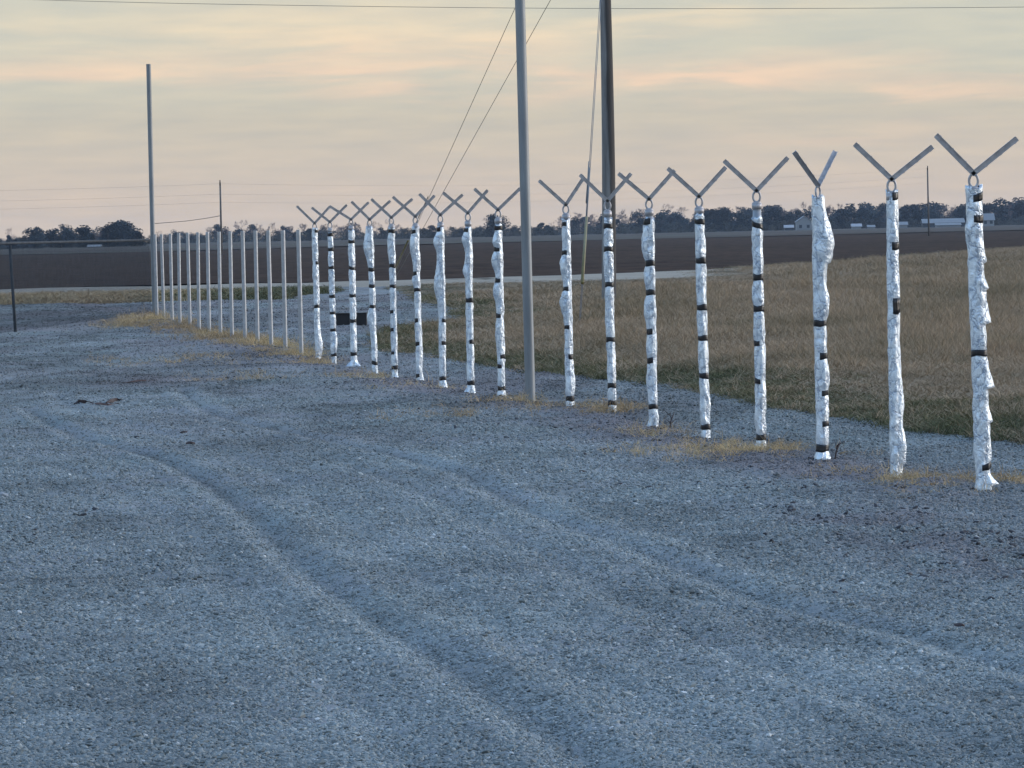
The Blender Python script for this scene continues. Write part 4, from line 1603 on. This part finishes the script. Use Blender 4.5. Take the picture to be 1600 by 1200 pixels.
gable('farm_shed', 22, 44, 381, 386, 1900, 5, 'low white shed at the left end of the distant wood, under the fence rail', 'shed', M_ROOFW, M_WHITE, .6, True, 0)

# ------------------------------------------------------------------ small things
bb = P(549.5, 507, 124)
blk = empty('black_block', bb)
tag(blk, 'low black rectangular block lying on the gravel behind the wrapped posts', 'block')
m = MB()
m.box((-.33, -.2, -.05), (.33, .2, .235))
bo = m.build('body', M_DARK, blk)
bv = bo.modifiers.new('round', 'BEVEL'); bv.width = .012; bv.segments = 2
m = MB()
m.box((-.345, -.215, .237), (.345, .215, .252))
m.build('lid', M_DARK, blk)


def strip_scrap(name, pxs, width, label, mat, lift=.02):
    pts = [G(*p) for p in pxs]
    m = MB()
    m.tube([Vector((p.x, p.y, float(relief(np.array([p.x]), np.array([p.y]))[0][0]) + lift * .4 + .008 * math.sin(i * 2.1))) for i, p in enumerate(pts)],
           [width * (.4 if i in (0, len(pts) - 1) else 1) for i in range(len(pts))], 8, True, .6)
    o = m.build(name, mat, None, True)
    tag(o, label, 'scrap')


strip_scrap('scrap_strip', [(116, 634), (124, 633), (134, 635), (146, 634)], .035, 'short black scrap strip lying on the gravel left of the tyre track', M_SCRAP)
strip_scrap('scrap_strip', [(166, 635), (174, 632), (182, 629), (190, 629)], .03, 'curled dark scrap strip on the gravel, end raised to the right', M_SCRAP, .04)
strip_scrap('scrap_strip', [(144, 636), (156, 636), (170, 636), (186, 634)], .02, 'flat brown scrap strip lying between two dark scraps on the gravel', M_SCRAPL, .01)
strip_scrap('scrap_strip', [(190, 597), (215, 595), (246, 594)], .022, 'long thin dark strip lying far out on the gravel yard at left', M_SCRAP)
for (px, py, sz, lab, mt) in [(2, 778, .05, 'bright white stone on the gravel at the left edge', M_WHITE), (1500, 980, .038, 'black lump lying alone on the gravel at lower right', M_SCRAP),
                              (256, 518, .05, 'small white stone on the straw by the corner pole', M_WHITE), (287, 676, .035, 'small black lump on the gravel inside the track bend', M_SCRAP),
                              (297, 693, .045, 'flat dark lump on the gravel inside the track bend', M_SCRAP)]:
    g = G(px, py)
    me = stone_mesh(int(px) + 900)
    o = link('stone', me, mt, None, False)
    o.location = (g.x, g.y, float(relief(np.array([g.x]), np.array([g.y]))[0][0]) + sz * .3)
    o.scale = (sz, sz, sz * .7)
    tag(o, lab, 'stone')


def weed(px, py, h, lab, seed):
    r = random.Random(seed)
    g = G(px, py)
    root = empty('weed_stem', (g.x, g.y, float(relief(np.array([g.x]), np.array([g.y]))[0][0])))
    tag(root, lab, 'weed')
    m = MB()
    m.tube([(0, 0, -.02), (.015, 0, h * .5), (.05, 0, h)], [.007, .006, .003], 6)
    for k in range(4):
        z = h * r.uniform(.3, .85)
        m.tube([(.02, 0, z), (.02 + r.uniform(-.07, .07), r.uniform(-.05, .05), z + r.uniform(.03, .09))], [.004, .002], 5)
    m.build('stem', M_SCRAP, root, True)


weed(1046, 668, .17, 'dark dead weed stem standing just right of the left-bulging wrapped post', 1)
weed(1304, 716, .14, 'dark dead weed stem at the foot of the post with the turned V', 2)


# ------------------------------------------------------------------ air
m = MB()
m.box((-900, -60, -1.6), (900, 3900, 17))
hm = bpy.data.materials.new('haze')
hm.use_nodes = True
hm.node_tree.nodes.clear()
hv = hm.node_tree.nodes.new('ShaderNodeVolumePrincipled')
hv.inputs['Color'].default_value = (0.62, 0.76, 1.0, 1)
hv.inputs['Density'].default_value = 0.00005
hv.inputs['Anisotropy'].default_value = 0.0
ho = hm.node_tree.nodes.new('ShaderNodeOutputMaterial')
hm.node_tree.links.new(hv.outputs[0], ho.inputs['Volume'])
tag(m.build('haze', hm), None, None, None, 'stuff')
